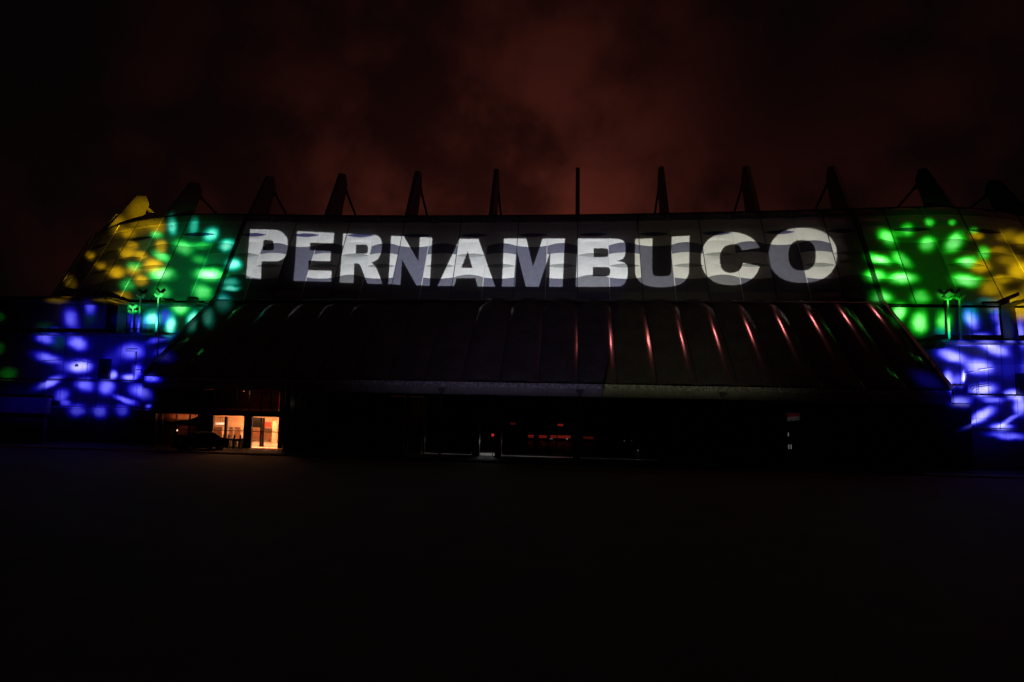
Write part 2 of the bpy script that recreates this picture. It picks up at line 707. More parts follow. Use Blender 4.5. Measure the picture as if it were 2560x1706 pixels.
# dim upper glazing with the lit slab edge behind it
g_ = MB()
pbox(533, 976, 697, 1028, YG + .1, .012, g_)
g_.build('window_pane', M['glass_dark'], stad)
mb = MB()
for px in (560, 590, 622, 652, 676): pbox(px, 976, px + 2.5, 1028, YG, .1, mb)
pbox(533, 1006, 697, 1008, YG, .1, mb)
mb.build('window_frame', M['steel_dark'], stad)
mb = MB()
mb.box(HX0 - 3, back - 1.5, zc + .16, HX1 + 3, back - 1.3, ZS)
mb.build('hall_wall', M['panel_brown'], stad)
# lit edge strip and sloping pipe under the soffit
mb = MB()
a, b = at(463, 969, 48.6), at(714, 976, 48.6)
mb.tube(a, b, .028, .028, 6)
a, b = at(592, 974, 48.9), at(682, 991, 48.9)
mb.tube(a, b, .03, .03, 6)
a, b = at(683, 984, 48.9), at(720, 985, 48.9)
mb.tube(a, b, .03, .03, 6)
mb.build('pipe_run', mat('copper_pipe', (.6, .3, .18), .35, metal=.5), stad)

# lamps in the hall (round pendant seen through the glass + ceiling battens)
warm = (1, .37, .14)
pl = at(550, 1060, 51.5)
pend = thing('pendant_lamp', 'white oval pendant lamp glowing in the left glazed hall', 'lamp', (pl.x, pl.y, pl.z))
mb = MB()
mb.tube((pl.x, pl.y, pl.z - .07), (pl.x, pl.y, pl.z + .09), .33, .38, 24)
mb.build('lamp_shade', emat('lamp_glow', (1, .75, .5), 2.2), pend)
mb = MB()
mb.tube((pl.x, pl.y, pl.z + .09), (pl.x, pl.y, zc - .002), .012, .012, 6)
mb.build('cord', M['black'], pend)


def area(name, loc, sx, sy, power, col, rot=(0, 0, 0), parent=None):
    l = bpy.data.lights.new(name, 'AREA')
    l.shape = 'RECTANGLE'
    l.size, l.size_y = sx, sy
    l.energy = power
    l.color = col
    o = bpy.data.objects.new(name, l)
    o.location = loc
    o.rotation_euler = rot
    COL.objects.link(o)
    return o


for i, fx in enumerate((.12, .5, .88)):
    X = HX0 + (HX1 - HX0) * fx
    lt = thing('ceiling_light', ['strip light on the hall ceiling, leftmost of three', 'strip light on the hall ceiling, middle of three', 'strip light on the hall ceiling, rightmost of three'][i], 'ceiling light', (X, 53.6, zc - .05), 'strip lights in the hall')
    b = MB()
    b.box(X - .6, 53.5, zc - .05, X + .6, 53.7, zc - .003)
    b.build('diffuser', emat('strip_glow', (1, .6, .3), 1.5), lt)
    area('hall_light', (X, 53.2, zc - .14), 1.4, .8, 520, warm)
area('hall_light', (HX0 + 3.2, YG + 1.4, zc - .14), 4.5, .6, 380, warm)
area('hall_light', (HX0 + 3.5, 52.5, ZS - .05), 5, 1.5, 40, (1, .22, .08))

# things in the hall
def flat(name, label, cat, m, x0, y0, x1, y1, Y, dep=.06, group=None, frame=True):
    t = thing(name, label, cat, tuple(at((x0 + x1) / 2, y1, Y)), group)
    b = MB()
    pbox(x0, y0, x1, y1, Y, dep, b)
    b.build('panel', M[m] if isinstance(m, str) else m, t)
    if frame:
        b = MB()
        w = 1.2
        pbox(x0 - w, y0 - w, x1 + w, y0, Y - .01, dep + .02, b)
        pbox(x0 - w, y1, x1 + w, y1 + w, Y - .01, dep + .02, b)
        pbox(x0 - w, y0, x0, y1, Y - .01, dep + .02, b)
        pbox(x1, y0, x1 + w, y1, Y - .01, dep + .02, b)
        b.build('frame', M['steel'], t)
    return t


flat('notice_board', 'wide brown board on the wall behind the right window of the hall', 'board', 'panel_brown', 628, 1073, 680, 1099, 55.3)
flat('notice_board', 'brown board on the wall at the left edge of the hall', 'board', 'panel_brown', 528, 1069, 552, 1096, 55.3)
flat('door', 'narrow brown door in the hall, left of the white pillar', 'door', 'panel_brown', 574, 1069, 580, 1108, 55.3)
flat('door', 'brown door in the hall, right of the white pillar', 'door', 'panel_brown', 586.5, 1069, 598, 1108, 55.3)
flat('hanging_sign', 'red mottled sign hanging above the brown board', 'sign', 'red_film', 657, 1056, 678, 1068, 54.6)
b = MB()
pbox(680, 1055, 692, 1118, 54.2, .5, b)
b.build('pillar', M['hall_wall'], stad)
b = MB()
pbox(555, 1070, 559, 1118, 54.6, .3, b)
b.build('pillar', M['hall_wall'], stad)
bb = thing('wall_box', 'small black box low on the cream wall of the hall', 'box', tuple(at(631, 1107, 55.4)))
b = MB()
pbox(629, 1102, 633, 1107, 55.35, .1, b)
b.build('case', M['black'], bb, bevel=.01)
b = MB()
pbox(629.6, 1102.8, 632.4, 1104, 55.33, .015, b)
b.build('cover', M['steel_dark'], bb)
# upper beam hiding the left half of the right window
b = MB()
pbox(628, 1044, 654, 1070, 51.0, .15, b)
b.build('hanging_panel', M['wall_dark'], stad)

# turnstiles in front of the left window
lab = ['turnstile in front of the left hall window, nearest the parked car', 'turnstile in front of the left hall window, third from the window edge', 'turnstile in front of the left hall window, second from the window edge', 'turnstile at the right edge of the left hall window']
for i, px in enumerate((560, 572, 586.5, 601)):
    Y = 49.0
    p = at(px, 1116, Y)
    t = thing('turnstile', lab[i], 'turnstile', (p.x, p.y, .03), 'turnstiles before the hall')
    b = MB()
    b.box(p.x - .09, Y - .3, .13, p.x + .09, Y + .3, .80)
    b.box(p.x - .045, Y - .26, .80, p.x + .045, Y + .26, .90)
    b.build('body', M['steel_dark'], t, bevel=.02)
    b = MB()
    for sy in (-.24, .2): b.box(p.x - .07, Y + sy, .03, p.x + .07, Y + sy + .05, .13)
    b.build('foot', M['steel_dark'], t)
    b = MB()
    b.tube((p.x + .09, Y, .72), (p.x + .34, Y, .74), .02, .02, 8)
    b.tube((p.x + .09, Y, .70), (p.x + .22, Y - .2, .5), .02, .02, 8)
    b.build('arm', M['steel_dark'], t)
    b = MB()
    b.box(p.x - .07, Y - .1, .90, p.x + .07, Y - .04, 1.18)
    b.build('card_reader', M['black'], t)
brg = thing('guard_rail', 'dark horizontal rail linking the turnstiles before the hall', 'rail', (xat(575, 48.9), 48.6, .03))
b = MB()
b.box(xat(553, 48.6), 48.56, .72, xat(606, 48.6), 48.62, .88)
b.build('rail', M['steel_dark'], brg)
b = MB()
for px in (553, 606): b.box(xat(px, 48.6) - .03, 48.56, .03, xat(px, 48.6) + .03, 48.62, .72)
b.build('post', M['steel_dark'], brg)

# small wall lamp at the corner of the hall
p = at(721, 1009, 49.3)
wl = thing('wall_lamp', 'tiny white lamp at the upper right corner of the lit hall', 'lamp', tuple(p))
b = MB()
b.tube((p.x - .05, p.y, p.z + .06), (p.x + .05, p.y, p.z - .07), .05, .05, 10)
b.build('bulb', emat('bulb_glow', (1, .9, .8), 3), wl)
wp = bpy.data.lights.new('pipe_fill_light', 'POINT')
wp.energy, wp.color, wp.shadow_soft_size = 7, (1, .36, .16), .05
wpo = bpy.data.objects.new('pipe_fill_light', wp)
wpo.location = (p.x - 4.0, 49.1, 4.75)  # added lamp without a fixture, set apart from the bulb to brighten the pipes
COL.objects.link(wpo)
b = MB()
b.box(p.x - .04, p.y + .03, p.z - .03, p.x + .04, YG - .003, p.z + .03)
b.build('bracket', M['steel_dark'], wl)

# --- small lit kiosk further left, its ceiling cut by a bowed banner
kx0, kx1 = xat(390), xat(491)
mb = MB()
mb.box(kx0 - 3, 51.0, .03, kx1 + .1, 51.1, zk + .2)
mb.build('hall_wall', M['panel_brown'], stad)
mb = MB()
mb.box(kx0 - 3, YG + .31, zk + .22, kx1 + .1, 51.0, zk + .3)
mb.build('hall_ceiling', M['ceiling'], stad)
ban = thing('curved_banner', 'dark banner with a sagging top edge under the small lit ceiling', 'banner', tuple(at(440, 1060, YG)))
b = MB()
N = 20
for i in range(N):
    ua, ub = i / N, (i + 1) / N
    f = lambda u: 1041 + 13 * (math.sin(PI * (u * .9 + .05)) ** .8) + 3 * (1 - u) - 3 * u
    xa_, xb_ = 385 + 111 * ua, 385 + 111 * ub
    A, Bq = at(xa_, f(ua), YG + .36), at(xb_, f(ub), YG + .36)
    b.hexa([(A.x, A.y, zk - 1.0), (Bq.x, Bq.y, zk - 1.0), (Bq.x, Bq.y + .03, zk - 1.0), (A.x, A.y + .03, zk - 1.0),
            (A.x, A.y, A.z), (Bq.x, Bq.y, Bq.z), (Bq.x, Bq.y + .03, Bq.z), (A.x, A.y + .03, A.z)])
b.build('cloth', M['black'], ban)
b = MB()
b.tube(at(386, 1040, YG + .38), at(386, 1068, YG + .38), .03, .03, 6)
b.tube(at(494, 1040, YG + .38), at(494, 1068, YG + .38), .03, .03, 6)
b.build('pole', M['steel_dark'], ban)
mb = MB()
for px in (400, 435.5, 469.5): pbox(px, 1036, px + 2.6, 1150, YG + .02, .12, mb)
pbox(390, 1072, 491, 1074, YG + .02, .12, mb)
mb.build('window_frame', M['steel_dark'], stad)
mb = MB()
mb.box(kx0 - 2.9, YG + .45, zk - .75, kx1 + .1, 50.99, zk - .70)
mb.build('kiosk_light_baffle', M['wall_dark'], stad)  # added unseen shelf that keeps the kiosk light above the banner
area('kiosk_light', ((kx0 + kx1) / 2, 50.6, zk - .6), 2.6, .3, 22, warm, (PI, 0, 0))
area('kiosk_light', (xat(452, 50.5), 50.5, zk - .9), .6, .3, .8, (1, .25, .1))
mon = thing('counter_screen', 'small lit screen on the counter inside the kiosk', 'screen', tuple(at(441, 1082, 50.4)))
b = MB()
pbox(439, 1074, 444, 1078.5, 50.4, .05, b)
b.build('screen', emat('screen_glow', (1, .55, .4), 1.2), mon)
b = MB()
pbox(440, 1078.5, 443, 1086, 50.42, .03, b)
b.build('stand', M['black'], mon)
ctr = thing('service_counter', 'brown service counter inside the small kiosk', 'counter', tuple(at(450, 1110, 50.5)))
b = MB()
pbox(432, 1088, 472, 1092, 50.3, .5, b)
b.build('counter_top', M['red_door'], ctr)
b = MB()
x_, x__ = xat(434, 50.35), xat(470, 50.35)
b.box(x_, 50.35, .031, x__, 50.75, at(450, 1092, 50.3).z - .03)
b.build('counter_front', M['wall_dark'], ctr)
for (px, py) in ((479, 1054), (486, 1054)):
    p = at(px, py, 50.3)
    t = thing('spot_lamp', 'tiny warm spotlight beside the banner, %s of two' % ('left' if px < 480 else 'right'), 'lamp', tuple(p), 'kiosk spotlights')
    b = MB()
    b.tube((p.x, p.y, p.z), (p.x, p.y + .12, p.z + .05), .05, .06, 10)
    b.build('lamp_head', emat('spot_glow', (1, .6, .35), 2.0), t)
    b = MB()
    b.tube((p.x, p.y + .08, p.z + .05), (p.x, p.y + .08, zk + .2), .012, .012, 6)
    b.build('stem', M['black'], t)

# dark red and olive doors
for i, (a, b_, c, d, m_, lb) in enumerate(((972, 988, 1008, 1140, 'olive', 'dim olive double door with a reddish upper pane, left one'), (1024, 990, 1053, 1140, 'olive', 'dim olive door with a brighter red pane, right one'))):
    t = thing('door', lb, 'door', tuple(at((a + c) / 2, d, YG - .02)), 'dim doors beside the gates')
    b = MB()
    X1_, X2_ = xat(a), xat(c)
    b.box(X1_, YG - .05, .03, X2_, YG + .05, 4.6)
    b.build('leaf', M[m_], t)
    b = MB()
    b.box(X1_ + .1, YG - .07, 2.5 if i else 2.6, X2_ - .08, YG - .052, 4.1)
    b.build('pane', M['red_door'], t)
    b = MB()
    b.box(X1_ - .07, YG - .09, .03, X1_ - .003, YG + .05, 4.7)
    b.box(X2_ + .003, YG - .09, .03, X2_ + .07, YG + .05, 4.7)
    b.box(X1_, YG - .09, 4.603, X2_, YG + .05, 4.7)
    b.build('frame', M['steel_dark'], t)
b = MB()
b.box(xat(968), YG + .06, 4.72, xat(1062), YG + .3, ZS)
b.build('door_header', M['wall_dark'], stad)
for a, c in ((962, 968), (1012, 1020), (1057, 1062)):
    b = MB()
    b.box(xat(a), YG, .03, xat(c), YG + .3, ZS)
    b.build('wall_pier', M['wall_dark'], stad)
area('door_glow', (xat(1035, 48), 48.6, 4.8), .8, .3, .35, (1, .35, .15))

# --- glazed entrance with roller gates, gap below showing lit floor
gates = [(1064, 1109.9), (1110, 1178), (1257, 1291.9), (1292, 1341.9), (1342, 1391.9), (1392, 1430), (1449, 1511.9), (1512, 1573.9), (1574, 1613.9), (1614, 1652)]
glab = ['dark barred glass gate panel, number %s from the left of the row' % w for w in ('one', 'two', 'three', 'four', 'five', 'six', 'seven', 'eight', 'nine', 'ten')]
ordn = ['first', 'second', 'third', 'fourth', 'fifth', 'sixth', 'seventh', 'eighth', 'ninth', 'last']
for i, (a, c) in enumerate(gates):
    xa_, xb_ = xat(a, 48.9), xat(c, 48.9)
    t = thing('gate_panel', '%s dark glazed gate panel from the left under the canopy' % ordn[i], 'gate', ((xa_ + xb_) / 2, 48.9, .03), 'gates under the canopy')
    b = MB()
    zb = .16
    b.box(xa_, 48.9, zb, xa_ + .06, 48.98, 4.4)
    b.box(xb_ - .06, 48.9, zb, xb_, 48.98, 4.4)
    b.box(xa_ + .06, 48.902, zb, xb_ - .06, 48.978, zb + .1)
    b.box(xa_ + .06, 48.902, 4.3, xb_ - .06, 48.978, 4.398)
    b.box(xa_ + .06, 48.902, 2.30, xb_ - .06, 48.978, 2.36)
    b.build('frame', M['steel_dark'], t)
    b = MB()
    b.box(xa_ + .06, 48.93, zb + .1, xb_ - .06, 48.94, 2.3)
    b.box(xa_ + .06, 48.93, 2.36, xb_ - .06, 48.94, 4.3)
    b.build('pane', M['glass_dark'], t)
    b = MB()
    nb = max(3, int((xb_ - xa_) / .35))
    for j in range(1, nb):
        X = xa_ + (xb_ - xa_) * j / nb
        b.tube((X, 48.88, zb + .1), (X, 48.88, 1.25), .014, .014, 6)
    b.tube((xa_, 48.88, 1.25), (xb_, 48.88, 1.25), .022, .022, 6)
    b.build('rail', M['steel_dark'], t)
# posts framing the central pair
b = MB()
b.box(xat(1181, 49), 48.8, .03, xat(1200, 49), 49.2, ZS)
b.box(xat(1240, 49), 48.8, .03, xat(1254, 49), 49.2, ZS)
b.box(xat(1432, 49), 48.8, .03, xat(1446, 49), 49.2, ZS)
b.box(xat(1062, 49), 49.0, 4.42, xat(1655, 49), 49.15, ZS)
b.build('gate_pier', M['wall_dark'], stad)
# concourse inside
cx0, cx1 = xat(1062), xat(1660)
mb = MB()
mb.box(cx0 - 4, 78, .03, cx1 + 4, 78.3, ZS)
mb.box(cx0 - 4, 70, 3.55, cx1 + 4, 70.3, ZS)
mb.build('concourse_wall', M['conc_dark'], stad)
mb = MB()
mb.box(cx0 - 4, 49.2, .031, cx1 + 4, 78, .05)
mb.build('concourse_floor', M['hall_floor'], stad)
mb = MB()
for X in (cx0 + 2.4, cx0 + 8.5, cx0 + 14.5):
    mb.box(X, 60, .05, X + .5, 60.5, ZS)
mb.build('concourse_column', M['wall_dark'], stad)
# light just behind the gates, low, catching the floor
for px, w, pw in ((1100, 3.2, 2.2), (1335, 4.5, 5), (1220, .8, 5), (1540, 5, .8)):
    area('floor_light', (xat(px, 50.4), 50.6, 1.1), w, .15, pw, (.95, 1, 1), (R(-28), 0, 0))
# red led boards far inside
rb = emat('red_board_glow', (1, .06, .035), 2.2, (.1, .02, .02))
rb2 = emat('dim_red_board_glow', (1, .08, .04), .6, (.1, .02, .02))
for (x0, x1, y0, m_, lb) in ((1320, 1339, 1088, rb, 'short red light board deep inside the entrance, leftmost'), (1342, 1367, 1089, rb, 'red light board deep inside the entrance, second from left'), (1376, 1427, 1089.5, rb, 'longest red light board deep inside the entrance'), (1458, 1484, 1092, rb2, 'dim red light board deep inside, right of the lamp post')):
    Y = 66
    t = thing('light_board', lb, 'light board', tuple(at((x0 + x1) / 2, y0 + 10, Y)), 'red light boards inside the entrance')
    b = MB()
    pbox(x0, y0, x1, y0 + 2.7, Y, .05, b)
    b.build('upper_strip', m_, t)
    b = MB()
    pbox(x0 + 1, y0 + 4.0, x1 - 1, y0 + 6.2, Y, .05, b)
    b.build('lower_strip', m_, t)
    b = MB()
    pbox(x0 - .5, y0 - .5, x1 + .5, y0 + 7, Y + .06, .05, b)
    pbox(x0, y0 + 2.7, x1, y0 + 4.0, Y, .045, b)
    b.build('case', M['black'], t)
for (x0, y0, x1, y1, m_, lb) in ((1393, 1060.5, 1408, 1065.5, rb, 'bright red lit sign high inside the entrance'), (1276, 1057.5, 1289, 1062, rb2, 'faint red lit sign high inside, left one')):
    t = thing('lit_sign', lb, 'sign', tuple(at((x0 + x1) / 2, y1, 64)))
    b = MB()
    pbox(x0, y0, x1, y1, 64, .04, b)
    b.build('face', m_, t)
    b = MB()
    pbox(x0 - .4, y0 - .4, x1 + .4, y1 + .4, 64.045, .05, b)
    A = at((x0 + x1) / 2, y0, 64.06)
    b.tube(A, (A.x, A.y, ZS), .015, .015, 6)
    b.build('case', M['black'], t)
# small lamps
wg = emat('white_lamp_glow', (1, .95, .9), 3)
wg2 = emat('dim_white_lamp_glow', (1, .9, .85), .5)
for i, (px, py, sz, m_, Y, lb) in enumerate(((1417.5, 1098, 1.6, wg, 65, 'small bright white lamp below the longest red board'), (1376, 1097.5, .9, wg, 65, 'tiny white lamp below the red boards, left one of a close pair'), (1380, 1097.5, .9, wg, 65, 'tiny white lamp below the red boards, right one of a close pair'), (1595, 1126.5, 1.1, wg, 55, 'lone white lamp low in the right gates'), (1561, 1102.5, 1.6, wg2, 65, 'dim white lamp at the right end, left one'), (1579, 1102.5, 1.0, wg2, 65, 'dim white lamp at the right end, right one'), (2124, 1142.5, 1.0, wg2, 54, 'faint white lamp low on the far right, left one'), (2165, 1136, 1.0, wg2, 54, 'faint white lamp low on the far right, right one'))):
    p = at(px, py, Y)
    r = sz * Y / FPX
    t = thing('small_lamp', lb, 'lamp', tuple(p))
    b = MB()
    b.tube((p.x, p.y, p.z - r), (p.x, p.y, p.z + r), r * .8, r, 10)
    b.build('bulb', m_, t)
    b = MB()
    b.tube((p.x, p.y + .03, p.z - r - .002), (p.x, p.y + .03, .05), .02, .03, 8)
    b.build('post', M['black'], t)
# four-point red signal by the centre
p = at(1232, 1088.5, 48.7)
t = thing('red_signal', 'cluster of small red lights on a thin post between the gates', 'signal', tuple(p))
for dx_, dz_ in ((-.06, .07), (.06, .07), (-.06, -.05), (.06, -.05)):
    b = MB()
    b.tube((p.x + dx_, p.y, p.z + dz_), (p.x + dx_, p.y + .04, p.z + dz_), .022, .022, 8)
    b.build('lamp', rb, t)
b = MB()
b.box(p.x - .1, p.y + .042, p.z - .12, p.x + .1, p.y + .09, p.z + .14)
b.tube((p.x, p.y + .07, .03), (p.x, p.y + .07, p.z - .12), .025, .025, 8)
b.build('case', M['black'], t)
b = MB()
b.box(xat(1200, 49), 49.0, 2.6, xat(1240, 49), 49.06, ZS - .01)
b.build('gate_header', M['wall_dark'], stad)

# --- opening at the right with the red and white sheet
mb = MB()
mb.box(xat(1960), 56, .03, xat(2110) * 1.3, 56.2, ZS)
mb.build('concourse_wall', M['conc_dark'], stad)
hs = thing('hanging_sheet', 'dim sheet with red top and white lower half inside the right opening', 'sheet', tuple(at(1985, 1055, 50.6)))
A0, A1 = at(1968, 1036, 50.6), at(2000, 1036, 50.6)
for nm, ya, yb, m_ in (('red_half', 1036, 1043, 'red_film'), ('white_half', 1043.5, 1054, 'white_sheet')):
    b = MB()
    n = 8
    for i in range(n):
        ps = []
        for (u, yy) in ((i / n, yb), ((i + 1) / n, yb), ((i + 1) / n, ya), (i / n, ya)):
            q = at(1968 + 32 * u, yy - 3 * u * (1 if yy > 1043 else .6), 50.6)
            q.y += .05 * math.sin(u * 9)
            ps.append(q)
        back_ = [Vector((q.x, q.y + .015, q.z)) for q in ps]
        b.hexa([ps[0], ps[1], back_[1], back_[0], ps[3], ps[2], back_[2], back_[3]])
    b.build(nm, M[m_], hs)
b = MB()
b.tube(at(1964, 1035, 50.62), at(2006, 1031.5, 50.62), .025, .025, 8)
b.build('rod', M['steel'], hs)
area('sheet_light', (xat(1990, 49.8), 49.75, 4.5), .7, .2, .55, (1, .82, .85), (R(15), 0, 0))
for i, (px, y0, y1) in enumerate(((2005, 1040, 1052), (2070, 1045, 1064))):
    flat('wall_panel', 'dim pale panel on the right opening wall, %s one' % ('left' if i == 0 else 'right'), 'panel', 'hall_wall', px, y0, px + 9, y1, 55.8, .05)
for i, (px, y0, y1) in enumerate(((1971, 1082, 1091), (1972, 1112, 1123), (1978, 1112, 1123))):
    p, q = at(px, y0, 55.5), at(px, y1, 55.5)
    t = thing('light_slit', ['short upright light slit high in the right opening', 'short upright light slit low in the right opening, left one', 'short upright light slit low in the right opening, right one'][i], 'light', tuple(q))
    b = MB()
    b.box(p.x - .03, p.y, q.z, p.x + .03, p.y + .04, p.z)
    b.build('tube', emat('slit_glow', (.9, .95, 1), .12), t)
    b = MB()
    b.box(p.x - .05, p.y + .042, q.z - .03, p.x + .05, p.y + .08, p.z + .03)
    b.build('holder', M['black'], t)
# low steel threshold rail
b = MB()
for i, (a, c) in enumerate(((995, 1176), (1258, 1430), (1450, 1652), (1700, 1960))):
    b.box(xat(a, 48.7), 48.66, .031, xat(c, 48.7), 48.74, .075)
b.build('threshold', M['steel'], stad)
# lit floor before the centre opening, painted as white patches
b = MB()
for (a, c) in ((1196, 1210), (1228, 1242)):
    for j in range(3):
        y0_ = 47.9 - j * .38
        b.box(xat(a, y0_) - .05 * j, y0_, .0305, xat(c, y0_) - .05 * j, y0_ + .2, .0345)
o = b.build('lit_floor_patch', mat('lit_floor_white', (.7, .7, .7), .7))
o['kind'] = 'structure'


# ------------------------------------------------------------------ lamp posts in front of the canopy
def lamp_post(px, pyt, pyb, label):
    q = at(px, pyt, 46.0)
    Xp, Zp = q.x, q.z
    t = thing('lamp_post', label, 'lamp post', (Xp, 46.0, 0), 'unlit lamp posts along the canopy')
    b = MB()
    b.tube((Xp, 46, .12), (Xp, 46, Zp - .42), .075, .05, 12)
    b.build('pole', M['steel_dark'], t, smooth=True)
    b = MB()
    b.tube((Xp, 46, .02), (Xp, 46, .12), .2, .2, 16)
    for i in range(4):
        a = PI / 4 + i * PI / 2
        b.tube((Xp + .14 * math.cos(a), 46 + .14 * math.sin(a), .12), (Xp + .14 * math.cos(a), 46 + .14 * math.sin(a), .16), .02, .02, 6)
    b.build('base_plate', M['steel_dark'], t)
    b = MB()
    b.tube((Xp, 46, Zp - .42), (Xp, 46, Zp - .30), .06, .10, 14)
    b.tube((Xp, 46, Zp - .30), (Xp, 46, Zp - .06), .10, .30, 18)
    b.tube((Xp, 46, Zp - .06), (Xp, 46, Zp), .30, .27, 18)
    b.build('lantern', M['steel'], t)
    return t


for px, a, c, lb in ((1104, 972, 1142, 'unlit lamp post in front of the canopy left of the dark entrance'), (1449.5, 976, 1150, 'unlit lamp post in front of the middle of the entrance glass'), (1808.5, 983, 1175, 'unlit lamp post right of the entrance before the dark wall'), (2175, 992, 1168, 'unlit lamp post near the right end of the canopy')):
    lamp_post(px, a, c, lb)

# ------------------------------------------------------------------ parked car by the hall
cxl, cxr = xat(500, 47) - 1.95, xat(500, 47) + 1.95
cz = 0
L = cxr - cxl
car = thing('parked_car', 'dark unlit hatchback standing in front of the left lit hall', 'car', ((cxl + cxr) / 2, 47.2, 0))
prof = [(0, .28), (.0, .62), (.03, .80), (.10, .92), (.24, 1.02), (.37, 1.42), (.50, 1.50), (.68, 1.46), (.82, 1.05), (.96, .92), (1, .75), (1, .30), (.9, .22), (.1, .22)]
mb = MB()
n = len(prof)
ys = [(-.80, .0), (-.86, .06), (-.86, .0), (.86, .0), (.80, .0)]
secs = []
for yy, sc in ((-.86, 1), (.86, 1)):
    ring = []
    for (u, z) in prof:
        ins = .20 if z > 1.06 else 0
        ring.append(len(mb.v))
        mb.v.append((cxl + L * u, 47.2 + yy - math.copysign(ins, yy), z))
    secs.append(ring)
mb.f.append(tuple(secs[0]))
mb.f.append(tuple(reversed(secs[1])))
for i in range(n):
    j = (i + 1) % n
    mb.f.append((secs[0][i], secs[1][i], secs[1][j], secs[0][j]))
mb.mi = [0] * len(mb.f)
mb.build('body', M['car_paint'], car, bevel=.05)
for u in (.19, .80):
    for yy, ro in ((-.9, -.915), (.72, .902)):
        X = cxl + L * u
        b = MB()
        b.tube((X, 47.2 + yy, .31), (X, 47.2 + yy + .18, .31), .31, .31, 22)
        w_ = b.build('wheel', M['rubber'], car)
        b = MB()
        b.tube((X, 47.2 + ro, .31), (X, 47.2 + ro + .013, .31), .19, .19, 14)
        b.build('rim', M['steel'], w_)
b = MB()
for (u0, u1, u2, u3) in ((.28, .48, .47, .39), (.50, .76, .66, .51)):
    y = 47.2 - .765
    b.hexa([(cxl + L * u0, y - .07, 1.06), (cxl + L * u1, y - .07, 1.06), (cxl + L * u1, y + .02, 1.06), (cxl + L * u0, y + .02, 1.06),
            (cxl + L * u3, y + .07, 1.38), (cxl + L * u2, y + .07, 1.38), (cxl + L * u2, y + .12, 1.38), (cxl + L * u3, y + .12, 1.38)])
b.build('window', M['glass_dark'], car)
for yy in (-.72, .5):
    b = MB()
    b.box(cxr - .05, 47.2 + yy, .66, cxr + .02, 47.2 + yy + .2, .80)
    b.build('tail_light', mat('tail_lens', (.3, .01, .01), .2), car)
    b = MB()
    b.box(cxl - .02, 47.2 + yy, .60, cxl + .05, 47.2 + yy + .2, .74)
    b.build('headlight', mat('head_lens', (.5, .5, .5), .15), car)


car.rotation_euler = (0, 0, R(58))


# ------------------------------------------------------------------ concourse blocks at both ends
def block(side):
    t = thing('concourse_building', 'stepped concrete concourse block lit blue at the %s end of the stadium' % side, 'building',
              tuple(at(250 if side == 'left' else 2480, 1140, 52)) if True else 0)
    t.location.z = 0
    return t


def pb(name, m, parent, x0, y0, x1, y1, Y, dep, bevel=0, toground=False):
    b = MB()
    if toground:
        A, Bq = at(x0, y0, Y), at(x1, y0, Y)
        b.box(A.x, Y, .01, Bq.x, Y + dep, (A.z + Bq.z) / 2)
    else:
        pbox(x0, y0, x1, y1, Y, dep, b)
    return b.build(name, M[m], parent, bevel=bevel)


lbk = block('left')
pb('upper_wall', 'concrete', lbk, -150, 752, 520, 850, 56.3, .4)
pb('roof_slab', 'conc_dark', lbk, -150, 741, 266, 751, 53.2, 6)
pb('deck_slab', 'conc_dark', lbk, -150, 831, 388, 837, 51.6, 6)
pb('column', 'black', lbk, 265, 752, 293, 831, 53.4, 1.2)
pb('parapet', 'conc_dark', lbk, 293, 751, 301, 757, 54, 3)
pb('middle_wall', 'concrete', lbk, -150, 838, 384, 949, 52.9, .4)
pb('deck_slab', 'conc_dark', lbk, -150, 949, 356, 953, 51.6, 3)
d_ = pb('doorway', 'black', lbk, 246, 898, 272, 948.4, 52.6, .28)
pb('lower_wall', 'concrete', lbk, 112, 954, 368, 1019, 52.3, .4)
pb('lower_wall', 'conc_dark', lbk, -150, 953, 111, 1000, 53.0, .4)
pb('end_wall', 'conc_dark', lbk, 384, 836, 472, 1000, 54.6, .3)
pb('ledge', 'concrete', lbk, 118, 1019, 346, 1022, 51.4, 1.2)
pb('base_wall', 'conc_dark', lbk, 112, 1023, 380, 1150, 51.9, .5, toground=True)
pb('side_wall', 'conc_dark', lbk, 356, 953, 384, 1150, 51.2, .5, toground=True)
pb('buttress', 'conc_dark', lbk, 214, 1022, 221, 1150, 51.4, .5, toground=True)
pb('buttress', 'conc_dark', lbk, 262, 1022, 268, 1150, 51.4, .5, toground=True)
pb('vent_hood', 'black', lbk, 122, 1002, 143, 1014, 52.0, .3)
for x in (60, 150, 205, 330): pb('wall_joint', 'conc_dark', lbk, x, 755, x + 1.2, 830, 56.24, .06)
for x in (100, 160, 219, 300, 364): pb('wall_joint', 'conc_dark', lbk, x, 839, x + 1.2, 948, 52.84, .06)
for x in (150, 190, 240, 290, 340): pb('wall_joint', 'conc_dark', lbk, x, 955, x + 1.2, 1018, 52.24, .06)
# roof edge sloping back to the column
b = MB()
A0_, A1_, A2_ = at(262, 741, 53.2), at(294, 756, 53.2), at(262, 751, 53.2)
b.hexa([(A2_.x, 53.2, A2_.z), (A1_.x, 53.2, A1_.z - .1), (A1_.x, 56.9, A1_.z - .1), (A2_.x, 56.9, A2_.z),
        (A0_.x, 53.2, A0_.z), (A1_.x, 53.2, A1_.z), (A1_.x, 56.9, A1_.z), (A0_.x, 56.9, A0_.z)])
b.build('roof_edge', M['conc_dark'], lbk)
# far left low wall
fw = thing('boundary_wall', 'plain low wall with a dark band at the far left edge', 'wall', tuple(at(60, 1150, 49.5)))
fw.location.z = 0
pb('upper_course', 'concrete', fw, -150, 992, 118, 1031, 49.5, .4)
pb('band', 'black', fw, -150, 1031, 112, 1043, 49.55, .35)
pb('lower_course', 'conc_dark', fw, -150, 1043, 110, 1150, 49.5, .4, toground=True)


